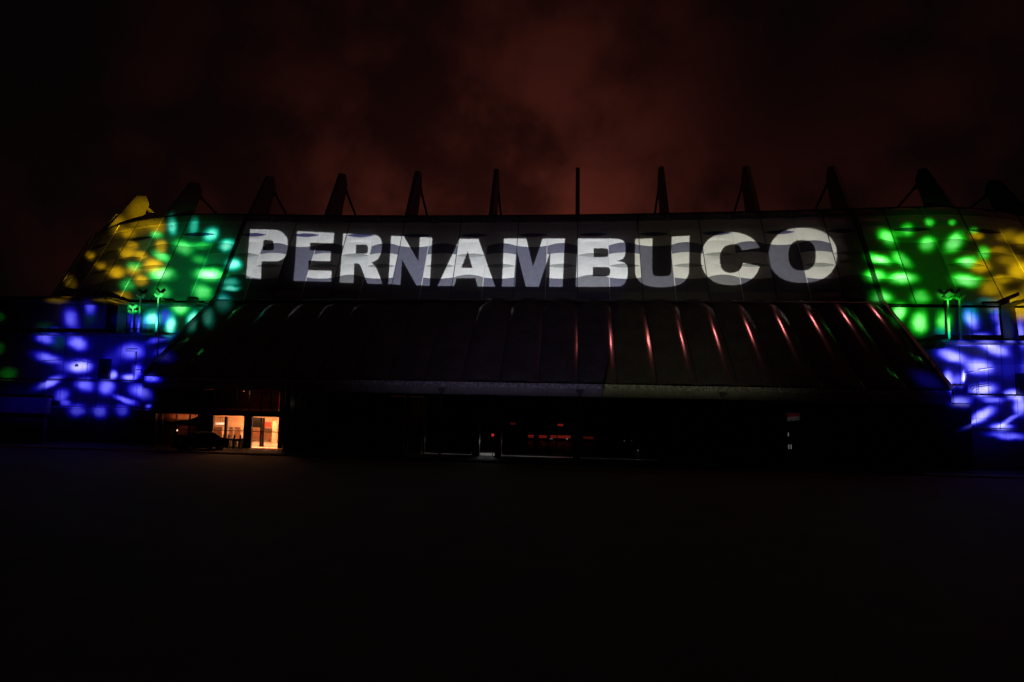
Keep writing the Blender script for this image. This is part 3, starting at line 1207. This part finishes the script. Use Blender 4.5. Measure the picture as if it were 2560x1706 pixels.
def railing(parent, x0, x1, ytop, ybot, Y, n, m='steel'):
    b = MB()
    A, Bq = at(x0, ytop, Y), at(x1, ytop, Y)
    C_, D_q = at(x0, ybot, Y), at(x1, ybot, Y)
    zt, zb = (A.z + Bq.z) / 2, (C_.z + D_q.z) / 2
    b.tube((A.x, Y, zt), (Bq.x, Y, zt), .03, .03, 6)
    b.tube((A.x, Y, (zt + zb) / 2), (Bq.x, Y, (zt + zb) / 2), .015, .015, 6)
    for i in range(n + 1):
        X = A.x + (Bq.x - A.x) * i / n
        b.tube((X, Y, zb), (X, Y, zt), .022, .022, 6)
    return b.build('railing', M[m], parent)


railing(lbk, 300, 386, 822, 831, 51.8, 6, 'steel_dark')
# stair head with handrails and boxes on the middle deck
b = MB()
pbox(338, 914, 346, 948.5, 52.2, .5, b)
pbox(346, 914, 356, 932, 52.25, .4, b)
b.build('stair_head', M['white_sheet'], lbk)
b = MB()
pbox(334.5, 880, 337, 948.5, 52.1, .12, b)
pbox(337, 924, 353, 926, 51.95, .1, b)
pbox(351, 926, 353, 934, 51.95, .1, b)
b.build('post_frame', M['steel'], lbk)
b = MB()
b.tube(at(314, 873, 52.5), at(343, 873.5, 52.5), .05, .05, 8)
b.tube(at(314, 878, 52.5), at(336, 878.5, 52.5), .04, .04, 8)
b.tube(at(341, 880, 52.5), at(338, 896, 52.5), .05, .05, 8)
b.tube(at(384, 893, 51.8), at(402, 895, 51.8), .03, .03, 8)
b.tube(at(384, 893, 51.8), at(381, 930, 51.8), .05, .05, 8)
b.tube(at(381, 930, 51.8), at(398, 913, 51.8), .04, .04, 8)
b.build('handrail', M['steel'], lbk)
b = MB()
b.tube(at(103, 903, 52.7), at(153, 900, 52.7), .05, .05, 8)
b.tube(at(172, 900, 52.7), at(232, 908, 52.7), .03, .03, 8)
b.tube(at(196, 898, 52.7), at(212, 905, 52.7), .03, .03, 8)
b.build('cable_tray', M['steel'], lbk)
p = at(190, 914, 52.6)
b = MB()
b.tube((p.x, p.y, p.z), (p.x, p.y + .2, p.z), .14, .10, 12)
b.build('porthole', M['black'], lbk)

rbk = block('right')
pb('upper_wall', 'concrete', rbk, 2222, 770, 2760, 862, 55.2, .4)
pb('deck_slab', 'conc_dark', rbk, 2352, 852, 2760, 858, 50.2, 5)
pb('end_slab', 'conc_dark', rbk, 2340, 856, 2362, 870, 50.6, 4)
b = MB()
A, Bq, C_, D_q = at(2526, 766, 51.5), at(2537, 766, 51.5), at(2535, 851, 51.5), at(2549, 851, 51.5)
b.hexa([C_, D_q, (D_q.x, 52.6, D_q.z), (C_.x, 52.6, C_.z), A, Bq, (Bq.x, 52.6, Bq.z), (A.x, 52.6, A.z)])
A, Bq = at(2527, 764, 51.5), at(2562, 752, 51.5)
b.hexa([(A.x, A.y, A.z - .15), (Bq.x, Bq.y, Bq.z - .15), (Bq.x, 52.6, Bq.z - .15), (A.x, 52.6, A.z - .15), A + Vector((0, 0, .15)), Bq + Vector((0, 0, .15)), (Bq.x, 52.6, Bq.z + .15), (A.x, 52.6, A.z + .15)])
b.build('column', M['black'], rbk)
pb('middle_wall', 'concrete', rbk, 2300, 859, 2760, 992, 52.3, .4)
pb('corner_post', 'white_sheet', rbk, 2408, 925, 2412, 992, 51.9, .25)
pb('wall_pier', 'concrete', rbk, 2358, 925, 2382, 965, 51.9, .35)
pb('deck_slab', 'conc_dark', rbk, 2414, 991, 2760, 996, 50.6, 3)
pb('doorway', 'black', rbk, 2549, 935, 2600, 991, 51.8, .45)
pb('service_box', 'white_sheet', rbk, 2392, 983, 2409, 991, 50.8, .4)
pb('service_box', 'steel_dark', rbk, 2393, 991.5, 2409, 995, 50.85, .4)
pb('lower_wall', 'concrete', rbk, 2380, 996, 2760, 1076, 51.6, .4)
pb('ledge', 'conc_dark', rbk, 2474, 1076, 2760, 1079, 50.6, 1.4)
pb('base_wall', 'concrete', rbk, 2388, 1080, 2760, 1170, 51.2, .5, toground=True)
pb('upper_rail', 'steel_dark', rbk, 2462, 759, 2530, 763, 54.8, .3)
for x in (2370, 2430, 2485): pb('wall_joint', 'conc_dark', rbk, x, 775, x + 1.2, 852, 55.14, .06)
for x in (2401, 2505, 2470): pb('wall_joint', 'conc_dark', rbk, x, 860, x + 1.2, 990, 52.24, .06)
for x in (2440, 2500, 2545): pb('wall_joint', 'conc_dark', rbk, x, 997, x + 1.2, 1075, 51.54, .06)
for y in (909, 1049): pb('wall_joint', 'conc_dark', rbk, 2412, y, 2760, y + 1.2, 52.22 if y < 1000 else 51.52, .06)
b = MB()
b.tube(at(2429, 976, 50.9), at(2435, 969, 50.9), .035, .035, 8)
b.tube(at(2435, 969, 50.9), at(2478, 963, 50.9), .035, .035, 8)
b.tube(at(2446, 956, 50.9), at(2447, 991, 50.9), .03, .03, 8)
b.build('handrail', M['steel_dark'], rbk)
b = MB()
b.tube(at(2412, 934, 51.7), at(2435, 931, 51.7), .04, .04, 8)
b.tube(at(2448, 926, 51.7), at(2484, 921, 51.7), .06, .04, 8)
b.build('cable_tray', M['white_sheet'], rbk)
# right end of the canopy beyond the last apron rib
b = MB()
pbox(2385, 965, 2420, 1012, 50.4, 1.2, b)
b.build('end_wall', M['conc_dark'], rbk)


def deck_lamp(px, ytop, ybot, Y, label, heads=2, grp='floodlight posts on the decks'):
    b0, t0 = at(px - (2 if px < 1000 else -2), ybot, Y), at(px, ytop, Y)
    t = thing('floodlight_post', label, 'floodlight', tuple(b0), grp)
    b = MB()
    b.tube((b0.x, Y, b0.z), (b0.x, Y, t0.z), .085, .06, 10)
    b.tube((b0.x, Y, b0.z), (b0.x, Y, b0.z + .08), .16, .16, 12)
    b.build('pole', M['rib_light'], t)
    X = b0.x
    for sg in ((-1, 1) if heads == 2 else (-1, 1, -1.1, 1.1)):
        b = MB()
        lo_ = -.55 if abs(sg) > 1 else 0
        c = Vector((X + .20 * sg, Y, t0.z + .10 + lo_))
        w = Vector((.17 * (1 if sg > 0 else -1), 0, .16))
        u_ = Vector((-.04 * (1 if sg > 0 else -1), 0, .06))
        dp = Vector((0, .12, 0))
        b.hexa([c - w * .6 - u_ - dp, c + w - u_ - dp, c + w - u_ + dp, c - w * .6 - u_ + dp,
                c - w * .6 + u_ - dp, c + w + u_ - dp, c + w + u_ + dp, c - w * .6 + u_ + dp])
        b.tube((X, Y, t0.z - .1 + lo_), (X + .16 * sg, Y, t0.z + .06 + lo_), .025, .025, 6)
        b.build('lamp_head', M['rib_light'], t)
    return t


deck_lamp(347, 745, 831, 52.0, 'twin-headed floodlight post on the left deck, pale and catching green light')
deck_lamp(392, 742, 831, 52.3, 'twin-headed floodlight post on the left deck nearest the apron edge')
deck_lamp(330, 770, 831, 53.0, 'shorter four-headed floodlight post on the left deck', 4)
deck_lamp(2372, 749, 853, 51.0, 'twin-headed floodlight post on the right deck nearest the apron edge')
deck_lamp(2401, 748, 853, 50.8, 'twin-headed floodlight post on the right deck with bright green heads')
# kit on the left gantry edge
for i, (x0, y0, x1, y1) in enumerate(((402, 751, 428, 761), (466, 747, 488, 757))):
    t = thing('equipment_box', 'dark equipment box on the ledge above the left deck, %s one' % ('left' if i == 0 else 'right'), 'box', tuple(at(x0, y1, 54.6)), 'boxes above the left deck')
    b = MB()
    pbox(x0, y0, x1, y1, 54.6, .5, b)
    b.build('case', M['steel_dark'], t, bevel=.03)
    b = MB()
    pbox(x0 + 2, y0 - 1.5, x0 + 8, y0 - .05, 54.7, .1, b)
    b.build('handle', M['steel'], t)
b = MB()
A, Bq = at(300, 760, 55.2), at(520, 757, 55.2)
b.box(A.x, 54.2, A.z - .12, Bq.x, 56.8, A.z)
b.build('gantry_ledge', M['conc_dark'], lbk)


# ------------------------------------------------------------------ projectors
def facept(px, py):
    """photo point -> point on the leaning facade (mid line of the film)"""
    d = ray(px, py)
    n0 = Vector((0, -(ZT - ZM), OT))
    X = 0
    for _ in range(6):
        P0 = Vector((0, YM + CV * (X - XC) ** 2 - .07, ZM))
        Q = EYE + d * (n0.dot(P0 - EYE) / n0.dot(d))
        X = Q.x
    return Q


def z1(p): return [(560 + .22949 * x, 500 + .22949 * y) for x, y in p]
def z2(p): return [(1060 + .22949 * x, 520 + .22949 * y) for x, y in p]
def z3(p): return [(1560 + .238 * x, 500 + .238 * y) for x, y in p]


def smooth(p, it=2):
    """corner cutting for the round parts: points given as lists with corners kept where flagged"""
    for _ in range(it):
        q = []
        n = len(p)
        for i in range(n):
            a, b, c = p[i - 1], p[i], p[(i + 1) % n]
            if len(b) > 2:
                q.append(b)
            else:
                q.append((b[0] * .75 + a[0] * .25, b[1] * .75 + a[1] * .25))
                q.append((b[0] * .75 + c[0] * .25, b[1] * .75 + c[1] * .25))
        p = q
    return [(a[0], a[1]) for a in p]


def sup(cx, cy, rx, ry, e=2.2, n=48, tilt=0):
    o = []
    for i in range(n):
        t = 2 * PI * i / n
        x = rx * math.copysign(abs(math.cos(t)) ** (2 / e), math.cos(t))
        y = ry * math.copysign(abs(math.sin(t)) ** (2 / e), math.sin(t))
        o.append((cx + x, cy + y + tilt * x))
    return o


c = 1   # corner flag
LETTERS_A = [
    z1(smooth([(283, 315, c), (470, 320, c), (600, 325), (690, 400), (697, 495), (685, 600), (620, 668), (500, 668), (410, 668, c), (402, 868, c), (240, 852, c)])),
    z1(smooth([(430, 435, c), (500, 435, c), (540, 440), (545, 548), (500, 550), (425, 550, c)])),
    z1([(797, 338), (1203, 360), (1190, 472), (940, 465), (935, 548), (1165, 560), (1158, 668), (920, 660), (918, 765), (1172, 772), (1168, 892), (758, 882)]),
    z1(smooth([(1300, 365, c), (1540, 378, c), (1680, 382), (1722, 450), (1718, 560), (1680, 650), (1605, 682, c), (1660, 730), (1725, 915, c), (1560, 912, c), (1500, 745), (1470, 690), (1420, 690, c), (1412, 905, c), (1258, 900, c)])),
    z1(smooth([(1440, 487, c), (1520, 487, c), (1568, 490), (1568, 584), (1520, 587), (1435, 585, c)])),
    z1([(1822, 392), (1960, 398), (2118, 670), (2135, 405), (2268, 413), (2240, 937), (2095, 930), (1940, 650), (1922, 925), (1790, 918)]),
    z2([(390, 337), (592, 337), (775, 857), (585, 857), (560, 766), (355, 766), (328, 850), (148, 850)]),
    z2([(477, 475), (527, 655), (405, 652)]),
    z2([(872, 335), (1115, 335), (1187, 640), (1292, 335), (1535, 335), (1510, 860), (1362, 860), (1375, 480), (1250, 860), (1108, 858), (1015, 480), (990, 858), (848, 856)]),
    z2(smooth([(1675, 335, c), (2040, 335, c), (2190, 345), (2200, 480), (2175, 560), (2098, 578, c), (2215, 600), (2225, 740), (2180, 850), (2050, 860), (1652, 860, c)])),
    z2(smooth([(1850, 440, c), (1950, 440, c), (2010, 445), (2008, 535), (1960, 538), (1850, 538, c)])),
    z2(smooth([(1842, 645, c), (1960, 645, c), (2030, 650), (2024, 742), (1970, 748), (1840, 745, c)])),
]
LETTERS_B = [
    z3(smooth([(117, 413, c), (300, 402, c), (295, 700), (300, 800), (400, 805), (495, 795), (500, 700), (500, 387, c), (688, 376, c), (685, 680), (680, 800), (610, 890), (420, 925), (220, 905), (120, 820), (113, 680)])),
    z3(smooth([(1422, 712), (1395, 780), (1320, 850), (1220, 893), (1110, 898), (980, 880), (890, 825), (825, 740), (804, 620), (822, 510), (875, 420), (960, 370), (1060, 343), (1180, 336), (1300, 372), (1380, 430), (1424, 500, c), (1240, 530, c), (1210, 475), (1140, 462), (1050, 485), (1005, 570), (1003, 650), (1030, 740), (1110, 775), (1200, 755), (1235, 715), (1250, 662, c), (1428, 698, c)])),
    z3(sup(1878, 582, 359, 290, 2.25)),
    z3(sup(1870, 582, 144, 161, 2.5)),
]


def projector(loc, letters, label, power, color):
    L0 = Vector(loc)
    pts = [[facept(*q) for q in poly] for poly in letters]
    allp = [q for poly in pts for q in poly]
    cen = sum(allp, Vector()) / len(allp)
    ax = (cen - L0).normalized()
    rx = ax.cross(Vector((0, 0, 1))).normalized()
    uy = rx.cross(ax)
    Dp = .6
    cu = bpy.data.curves.new('slide', 'CURVE')
    cu.dimensions = '2D'
    cu.fill_mode = 'BOTH'
    cu.extrude = .0004
    polys = []
    mxx = 0
    for poly in pts:
        pp = []
        for q in poly:
            d = q - L0
            d = d / d.dot(ax) * Dp
            pp.append((d.dot(rx), d.dot(uy)))
            mxx = max(mxx, abs(pp[-1][0]), abs(pp[-1][1]) * 1.5)
        polys.append(pp)
    w, h_ = mxx + .06, mxx / 1.5 + .07
    polys.insert(0, [(-w, -h_), (w, -h_), (w, h_), (-w, h_)])
    for pp in polys:
        sp = cu.splines.new('POLY')
        sp.points.add(len(pp) - 1)
        for i, (x, y) in enumerate(pp): sp.points[i].co = (x, y, 0, 1)
        sp.use_cyclic_u = True
    tmp = bpy.data.objects.new('tmp', cu)
    COL.objects.link(tmp)
    bpy.context.view_layer.update()
    me = bpy.data.meshes.new_from_object(tmp.evaluated_get(bpy.context.evaluated_depsgraph_get()))
    bpy.data.objects.remove(tmp)
    t = thing('slide_projector', label, 'projector', (L0.x, L0.y, 0))
    fr_ = Matrix((rx, uy, -ax)).transposed().to_4x4()
    fr_.translation = L0 + ax * Dp
    me.transform(fr_)
    me.materials.clear()
    me.materials.append(M['black'])
    o = bpy.data.objects.new('slide', me)
    COL.objects.link(o)
    o.parent = t
    o.matrix_parent_inverse = t.matrix_basis.inverted()
    # housing: open box round the lamp, slide at its mouth
    b = MB()
    f0 = L0 - ax * .3
    f1 = L0 + ax * (Dp + .03)
    q = lambda c0, a, b_: c0 + rx * a + uy * b_
    T = .02
    for (xa_, xb_, ya_, yb_) in ((-w - T, w + T, h_, h_ + T), (-w - T, w + T, -h_ - T, -h_), (-w - T, -w, -h_, h_), (w, w + T, -h_, h_)):
        b.hexa([q(f0, xa_, ya_), q(f0, xb_, ya_), q(f1, xb_, ya_), q(f1, xa_, ya_), q(f0, xa_, yb_), q(f0, xb_, yb_), q(f1, xb_, yb_), q(f1, xa_, yb_)])
    f2 = f0 - ax * T
    b.hexa([q(f2, -w, -h_), q(f2, w, -h_), q(f0, w, -h_), q(f0, -w, -h_), q(f2, -w, h_), q(f2, w, h_), q(f0, w, h_), q(f0, -w, h_)])
    b.build('housing', M['black'], t)
    b = MB()
    for sx_ in (-.8, .8):
        for dd in (0, .4):
            A = q(L0 + ax * dd, w * sx_, -h_ - T)
            b.tube(A, (A.x, A.y, .0), .02, .02, 8)
    b.build('stand', M['steel_dark'], t)
    l = bpy.data.lights.new('projector_lamp', 'SPOT')
    l.energy = power
    l.color = color
    l.shadow_soft_size = .0004
    l.spot_size = R(95)
    l.spot_blend = .1
    lo_ = bpy.data.objects.new('projector_lamp', l)
    mm = Matrix((rx, uy, -ax)).transposed().to_4x4()
    mm.translation = L0
    lo_.matrix_world = mm
    COL.objects.link(lo_)
    l.energy *= .93
    for soft_, share in ((.009, .045), (.028, .03)):      # added soft lamp copies, imitating lens scatter as a halo round the letters
        l2 = l.copy()
        l2.energy = power * share
        l2.shadow_soft_size = soft_
        l2o = bpy.data.objects.new('projector_lamp', l2)
        l2o.matrix_world = mm
        COL.objects.link(l2o)
    return L0


PA = projector((-2.6, 4.5, 1.5), LETTERS_A, 'black slide projector on a stand, throwing the first seven letters', 150000, (.93, .96, 1.0))
PB = projector((2.4, 4.5, 1.5), LETTERS_B, 'black slide projector on a stand, throwing the last three letters', 118000, (1.0, .97, .84))


def spot(name, loc, target, half, power, color, build, blend=.25, soft=.01):
    l = bpy.data.lights.new(name, 'SPOT')
    l.energy = power
    l.color = (1, 1, 1)
    l.shadow_soft_size = soft
    l.spot_size = 2 * half
    l.spot_blend = blend
    l.use_nodes = True
    o = bpy.data.objects.new(name, l)
    ax = (Vector(target) - Vector(loc)).normalized()
    rx = ax.cross(Vector((0, 0, 1))).normalized()
    uy = rx.cross(ax)
    mm = Matrix((rx, uy, -ax)).transposed().to_4x4()
    mm.translation = loc
    o.matrix_world = mm
    COL.objects.link(o)
    t = NT(l.node_tree)
    em = l.node_tree.nodes['Emission']
    tcn = t.n('ShaderNodeTexCoord').outputs['Normal']
    sp = t.n('ShaderNodeSeparateXYZ')
    t.put(sp.inputs[0], tcn)
    nz = t.m('ABSOLUTE', sp.outputs[2])
    u = t.m('DIVIDE', sp.outputs[0], nz)
    v = t.m('DIVIDE', sp.outputs[1], nz)
    build(t, u, v, em)
    return o


# petal gobos: every petal is a soft hole in the lamp's own pattern wheel
bpy.context.view_layer.update()
DG = bpy.context.evaluated_depsgraph_get()


def hit(px, py, lim=62):
    d = ray(px, py).normalized()
    o_ = EYE.copy()
    for _ in range(6):
        ok, q, n, i, ob, mm = S.ray_cast(DG, o_, d)
        if not ok: break
        if ob.name.split('.')[0] in ('pole', 'lamp_head', 'lantern', 'railing', 'handrail', 'strut', 'cable_tray', 'porthole'):
            o_ = q + d * .05
            continue
        if q.y < 80: return q
        break
    return at(px, py, lim)


GAIN = 3.4


def petals(name, loc, tgt, power, color, rows, whiten=0., edge=1.15):
    """rows: x, y, half width, half height, turn (deg clockwise), gain - sizes as seen from the plaza"""
    T = hit(*tgt)
    L0 = Vector(loc)
    ax = (T - L0).normalized()
    rx = ax.cross(Vector((0, 0, 1))).normalized()
    uy = rx.cross(ax)

    def uv(q):
        d = q - L0
        return Vector((d.dot(rx) / d.dot(ax), d.dot(uy) / d.dot(ax)))
    ps = []
    power *= GAIN
    mx_ = .02
    for (x, y, w, h_, tn, gn) in rows:
        q = hit(x, y)
        dist = (q - EYE).dot(cF)
        a = R(tn)
        e1 = cR * math.cos(a) - cU * math.sin(a)
        e2 = -cR * math.sin(a) - cU * math.cos(a)
        c0 = uv(q)
        A = uv(q + e1 * (w * dist / FPX)) - c0
        B = uv(q + e2 * (h_ * dist / FPX)) - c0
        det = A.x * B.y - A.y * B.x
        ps.append((c0, B.y / det, -B.x / det, -A.y / det, A.x / det, gn))
        mx_ = max(mx_, c0.length + 2 * max(A.length, B.length))

    def bld(t, u, v, em):
        cb = t.n('ShaderNodeCombineXYZ')
        t.put(cb.inputs[0], u)
        t.put(cb.inputs[1], v)
        cb.inputs[2].default_value = sum(tgt) * .01
        wn = t.n('ShaderNodeTexNoise')
        t.put(wn.inputs['Vector'], cb.outputs[0])
        wn.inputs['Scale'].default_value = 45
        wn.inputs['Detail'].default_value = 2
        wsep = t.n('ShaderNodeSeparateColor')
        t.put(wsep.inputs[0], wn.outputs[1])
        u = t.m('MULTIPLY_ADD', t.m('SUBTRACT', wsep.outputs[0], .5), .008, u)
        v = t.m('MULTIPLY_ADD', t.m('SUBTRACT', wsep.outputs[1], .5), .008, v)
        acc = None
        for (c0, m0, m1, m2, m3, gn) in ps:
            a = t.m('MULTIPLY_ADD', v, m1, -(m0 * c0.x + m1 * c0.y))
            a = t.m('MULTIPLY_ADD', u, m0, a)
            b = t.m('MULTIPLY_ADD', v, m3, -(m2 * c0.x + m3 * c0.y))
            b = t.m('MULTIPLY_ADD', u, m2, b)
            d2 = t.m('MULTIPLY_ADD', b, b, t.m('MULTIPLY', a, a))
            g_ = t.m('POWER', math.exp(-edge), t.m('POWER', d2, 1.5))
            acc = t.m('MULTIPLY', g_, gn) if acc is None else t.m('MULTIPLY_ADD', g_, gn, acc)
        hot = t.m('MULTIPLY', t.m('MULTIPLY', acc, t.m('MULTIPLY', acc, acc)), whiten)
        cc = t.n('ShaderNodeCombineColor')
        for i in range(3):
            t.put(cc.inputs[i], t.m('MULTIPLY_ADD', acc, color[i], hot))
        t.t.links.new(cc.outputs[0], em.inputs[0])
        em.inputs[1].default_value = 1
    return spot(name, loc, T, min(1.2, math.atan(mx_) * 1.15), power, (1, 1, 1), bld, .1, .02)


def lc(rows, sc, x0, y0, k=.87):
    return [(x0 + sc * x, y0 + sc * y, sc * w * k, sc * h_ * k, tn, gn) for (x, y, w, h_, tn, gn) in rows]


GL = [(815, 390, 36, 24, 0, .7), (960, 460, 60, 34, 20, .75), (1050, 450, 60, 22, 0, .3), (1090, 600, 80, 36, 0, 1.15), (850, 598, 72, 34, 0, 1.1), (840, 500, 50, 26, 20, .7),
      (700, 555, 44, 24, 0, .45), (665, 655, 46, 32, 0, .55), (850, 695, 50, 40, 20, .6), (1055, 690, 55, 42, 20, .75), (940, 775, 48, 38, 0, .9), (700, 765, 50, 26, 0, .6),
      (1040, 520, 40, 26, 0, .4), (955, 590, 290, 260, 0, .045)]
TL_ = [(903, 345, 28, 50, 0, .8), (1010, 350, 28, 46, 10, .45), (1100, 390, 40, 34, -40, .9), (1185, 448, 42, 30, 0, 1.), (1220, 548, 42, 32, 0, 1.), (1200, 640, 50, 22, 0, .6), (1205, 672, 48, 14, 0, .9),
       (1165, 745, 45, 44, 20, .7), (1087, 822, 34, 48, -20, .85), (1000, 850, 28, 48, 15, 1.1), (893, 862, 32, 56, 5, 1.2), (795, 832, 50, 42, -40, 1.15), (955, 600, 330, 290, 0, .02)]
YL = [(670, 385, 42, 28, 0, .8), (820, 345, 52, 40, 0, .5), (690, 450, 34, 24, 0, .5), (665, 490, 48, 28, 0, .85), (735, 500, 40, 24, 0, .7), (840, 455, 36, 34, 0, .9), (800, 555, 56, 38, 0, 1.1),
      (610, 585, 46, 30, 0, 1.), (530, 550, 32, 22, 0, .5), (735, 630, 40, 28, 0, .8), (640, 710, 50, 26, 0, .6), (470, 500, 28, 22, 0, .9), (370, 640, 40, 30, 0, .4), (300, 740, 58, 20, 0, .6),
      (700, 580, 46, 26, 0, .5), (745, 272, 84, 84, 0, .75), (615, 345, 48, 46, 0, .9), (830, 275, 30, 26, 0, .6), (545, 738, 60, 16, 0, .25), (660, 500, 240, 180, 0, .03)]
BL = [(370, 830, 46, 62, -25, .9), (470, 770, 36, 48, -10, .8), (235, 935, 60, 30, 20, .95), (405, 955, 64, 46, 20, 1.1), (250, 1035, 80, 30, 10, 1.), (420, 1080, 76, 40, 0, 1.6), (255, 1165, 90, 26, -22, 1.2),
      (320, 1235, 46, 40, -30, .75), (440, 1178, 54, 40, 0, .95), (555, 1185, 54, 52, 0, 1.), (590, 1125, 30, 28, 0, 1.3), (675, 1135, 46, 24, 0, 1.3), (690, 1000, 78, 50, 0, .95), (790, 1140, 50, 24, 10, .8),
      (740, 1210, 72, 42, 15, 1.), (850, 1030, 66, 32, 0, .75), (840, 935, 80, 22, -10, .65), (630, 835, 50, 40, 0, .5), (735, 845, 60, 42, 0, .55), (860, 825, 46, 44, 0, .55), (655, 1255, 72, 20, 16, .95),
      (405, 1312, 56, 36, 0, .8), (525, 1318, 50, 38, 0, .85), (640, 1310, 44, 32, 0, .7), (775, 1287, 18, 13, 0, .9), (345, 1275, 34, 18, 0, .6), (290, 895, 60, 18, 0, .6), (715, 1100, 30, 40, 0, .7),
      (330, 1080, 60, 40, 0, .3), (590, 1040, 60, 50, 0, .25), (520, 1060, 330, 290, 0, .045), (150, 1270, 200, 90, 0, .03)]
FL_ = [(40, 1120, 50, 34, 0, 1.), (-8, 985, 34, 34, 0, .9), (-8, 820, 30, 26, 0, .8), (-140, 960, 60, 60, 0, 1.), (300, 950, 50, 46, 0, .35), (235, 870, 50, 30, 0, .3), (470, 830, 40, 40, 0, .2)]
GR = [(385, 320, 34, 28, 0, .6), (490, 285, 24, 20, 0, .55), (592, 290, 20, 16, 0, .5), (690, 325, 24, 14, 0, .5), (290, 360, 50, 32, 38, .95), (475, 388, 44, 38, 0, .9), (600, 380, 58, 36, -30, 1.15),
      (258, 458, 60, 25, 12, 1.2), (360, 458, 56, 30, 30, .75), (238, 538, 52, 30, 0, .9), (360, 545, 72, 30, 0, 1.2), (268, 635, 56, 32, 0, 1.), (445, 635, 48, 36, 0, .7), (565, 625, 44, 22, 0, .55),
      (658, 470, 52, 26, 0, 1.15), (660, 555, 76, 30, 5, 1.2), (345, 705, 40, 50, 30, 1.2), (440, 750, 42, 54, 5, 1.2), (550, 745, 36, 48, 0, .9), (738, 432, 34, 32, 0, .7), (340, 340, 60, 20, 0, .2), (480, 520, 300, 280, 0, .035)]
YR = [(700, 350, 34, 22, 0, .5), (722, 490, 50, 30, 0, .8), (775, 590, 60, 38, 0, .9), (825, 550, 50, 20, 0, .9), (850, 460, 60, 30, 0, .45), (905, 510, 60, 42, 0, 1.4), (870, 642, 66, 38, 0, 1.2), (915, 370, 46, 34, 0, .9),
      (850, 350, 60, 30, 0, .35), (910, 700, 66, 50, 0, .9), (800, 420, 60, 20, 0, .3), (960, 620, 60, 60, 0, .8), (850, 500, 220, 190, 0, .05), (800, 660, 60, 30, 0, .3)]
BR = [(682, 735, 36, 54, -30, 1.15), (718, 825, 66, 32, 0, 1.1), (600, 822, 52, 18, 0, .75), (800, 720, 36, 40, 0, .7), (845, 800, 40, 62, 0, 1.1), (905, 800, 30, 70, 0, 1.), (592, 905, 78, 34, 14, 1.3), (795, 875, 72, 34, 18, 1.2),
      (715, 955, 86, 42, 5, 1.3), (572, 1012, 32, 48, 0, 1.3), (618, 1015, 30, 36, 0, .7), (645, 1000, 14, 30, 0, 1.2), (730, 1060, 72, 36, -8, 1.4), (870, 1083, 50, 26, 0, 1.2), (622, 1115, 62, 30, 0, 1.2), (775, 1108, 60, 18, 0, .8),
      (905, 1130, 36, 56, 0, 1.1), (733, 1178, 76, 30, -28, 1.3), (855, 1200, 60, 14, -30, .9), (815, 1232, 60, 20, 0, 1.2), (850, 1272, 100, 20, 5, .8), (675, 1228, 56, 14, -20, .7), (480, 1015, 80, 36, 20, .25), (655, 850, 50, 16, 0, .8),
      (850, 960, 60, 60, 0, .2), (760, 1010, 300, 300, 0, .045), (960, 960, 60, 80, 0, .8), (980, 1150, 60, 60, 0, .8)]
CY = [(670, 715, 44, 44, -30, 1.), (545, 790, 34, 26, 0, .7), (760, 650, 60, 16, 0, .6), (800, 690, 50, 18, 0, .4)]
lL = lambda r: lc(r, .4783, 0, 400)
lR = lambda r: lc(r, .5423, 2060, 400)
petals('green_beam', (-5, 4, 1.3), (440, 660), 210000, (.004, 1, .10), lL(GL), whiten=.24)
petals('teal_beam', (-4.4, 4, 1.3), (470, 680), 220000, (.0, .80, .50), lL(TL_), whiten=.22)
petals('yellow_beam', (-6, 4, 1.3), (330, 630), 150000, (1, .56, .004), lL(YL))
petals('blue_beam', (-7, 4, 1.3), (260, 900), 185000, (.006, .002, 1), lL(BL), whiten=.15)
petals('green_beam', (-8, 4, 1.3), (40, 900), 9000, (.02, 1, .05), lL(FL_))
petals('green_beam', (5, 4, 1.3), (2320, 660), 150000, (.003, 1, .01), lR(GR), whiten=.2)
petals('yellow_beam', (6, 4, 1.3), (2520, 660), 90000, (1, .60, .004), lR(YR))
petals('blue_beam', (7, 4, 1.3), (2480, 930), 150000, (.006, .007, 1), lR(BR), whiten=.2)
petals('cyan_beam', (5.5, 4, 1.3), (2440, 780), 42000, (.0, .8, .75), lR(CY))


# black-level leak of the two picture projectors: soft rectangles meeting at one edge
def leak(name, L0, side, power, color):
    L0 = Vector(L0)
    T = facept(1577, 640)
    T2 = at(1508, 966, 47.2)

    def bld(t, u, v, em):
        # edge through the facade point (0,0) and the fascia point
        ax = (T - L0).normalized()
        rx = ax.cross(Vector((0, 0, 1))).normalized()
        uy = rx.cross(ax)
        d = T2 - L0
        ux, uv = d.dot(rx) / d.dot(ax), d.dot(uy) / d.dot(ax)
        sl_ = ux / uv
        e = t.m('SUBTRACT', u, t.m('MULTIPLY', v, sl_))
        if side < 0: m_ = t.m('MULTIPLY', t.ss(e, -.002, .001, 1., 0.), t.ss(u, -.62, -.18))
        else: m_ = t.m('MULTIPLY', t.ss(e, -.001, .002), t.ss(u, .10, .34, 1., 0.))
        m_ = t.m('MULTIPLY', m_, t.ss(v, -.24, -.20))
        m_ = t.m('MULTIPLY', m_, t.ss(v, -.12, -.02, 1., .13))
        t.t.links.new(t.m('MULTIPLY', m_, 1.0), em.inputs[1])
        em.inputs[0].default_value = (*color, 1)
    return spot(name, L0, T, R(48), power, color, bld, .2, .01)


leak('projector_leak', (PA.x - .9, PA.y, 1.5), -1, 5600, (.66, .56, 1))
leak('projector_leak', (PB.x + .9, PB.y, 1.5), 1, 7000, (.80, .82, .48))
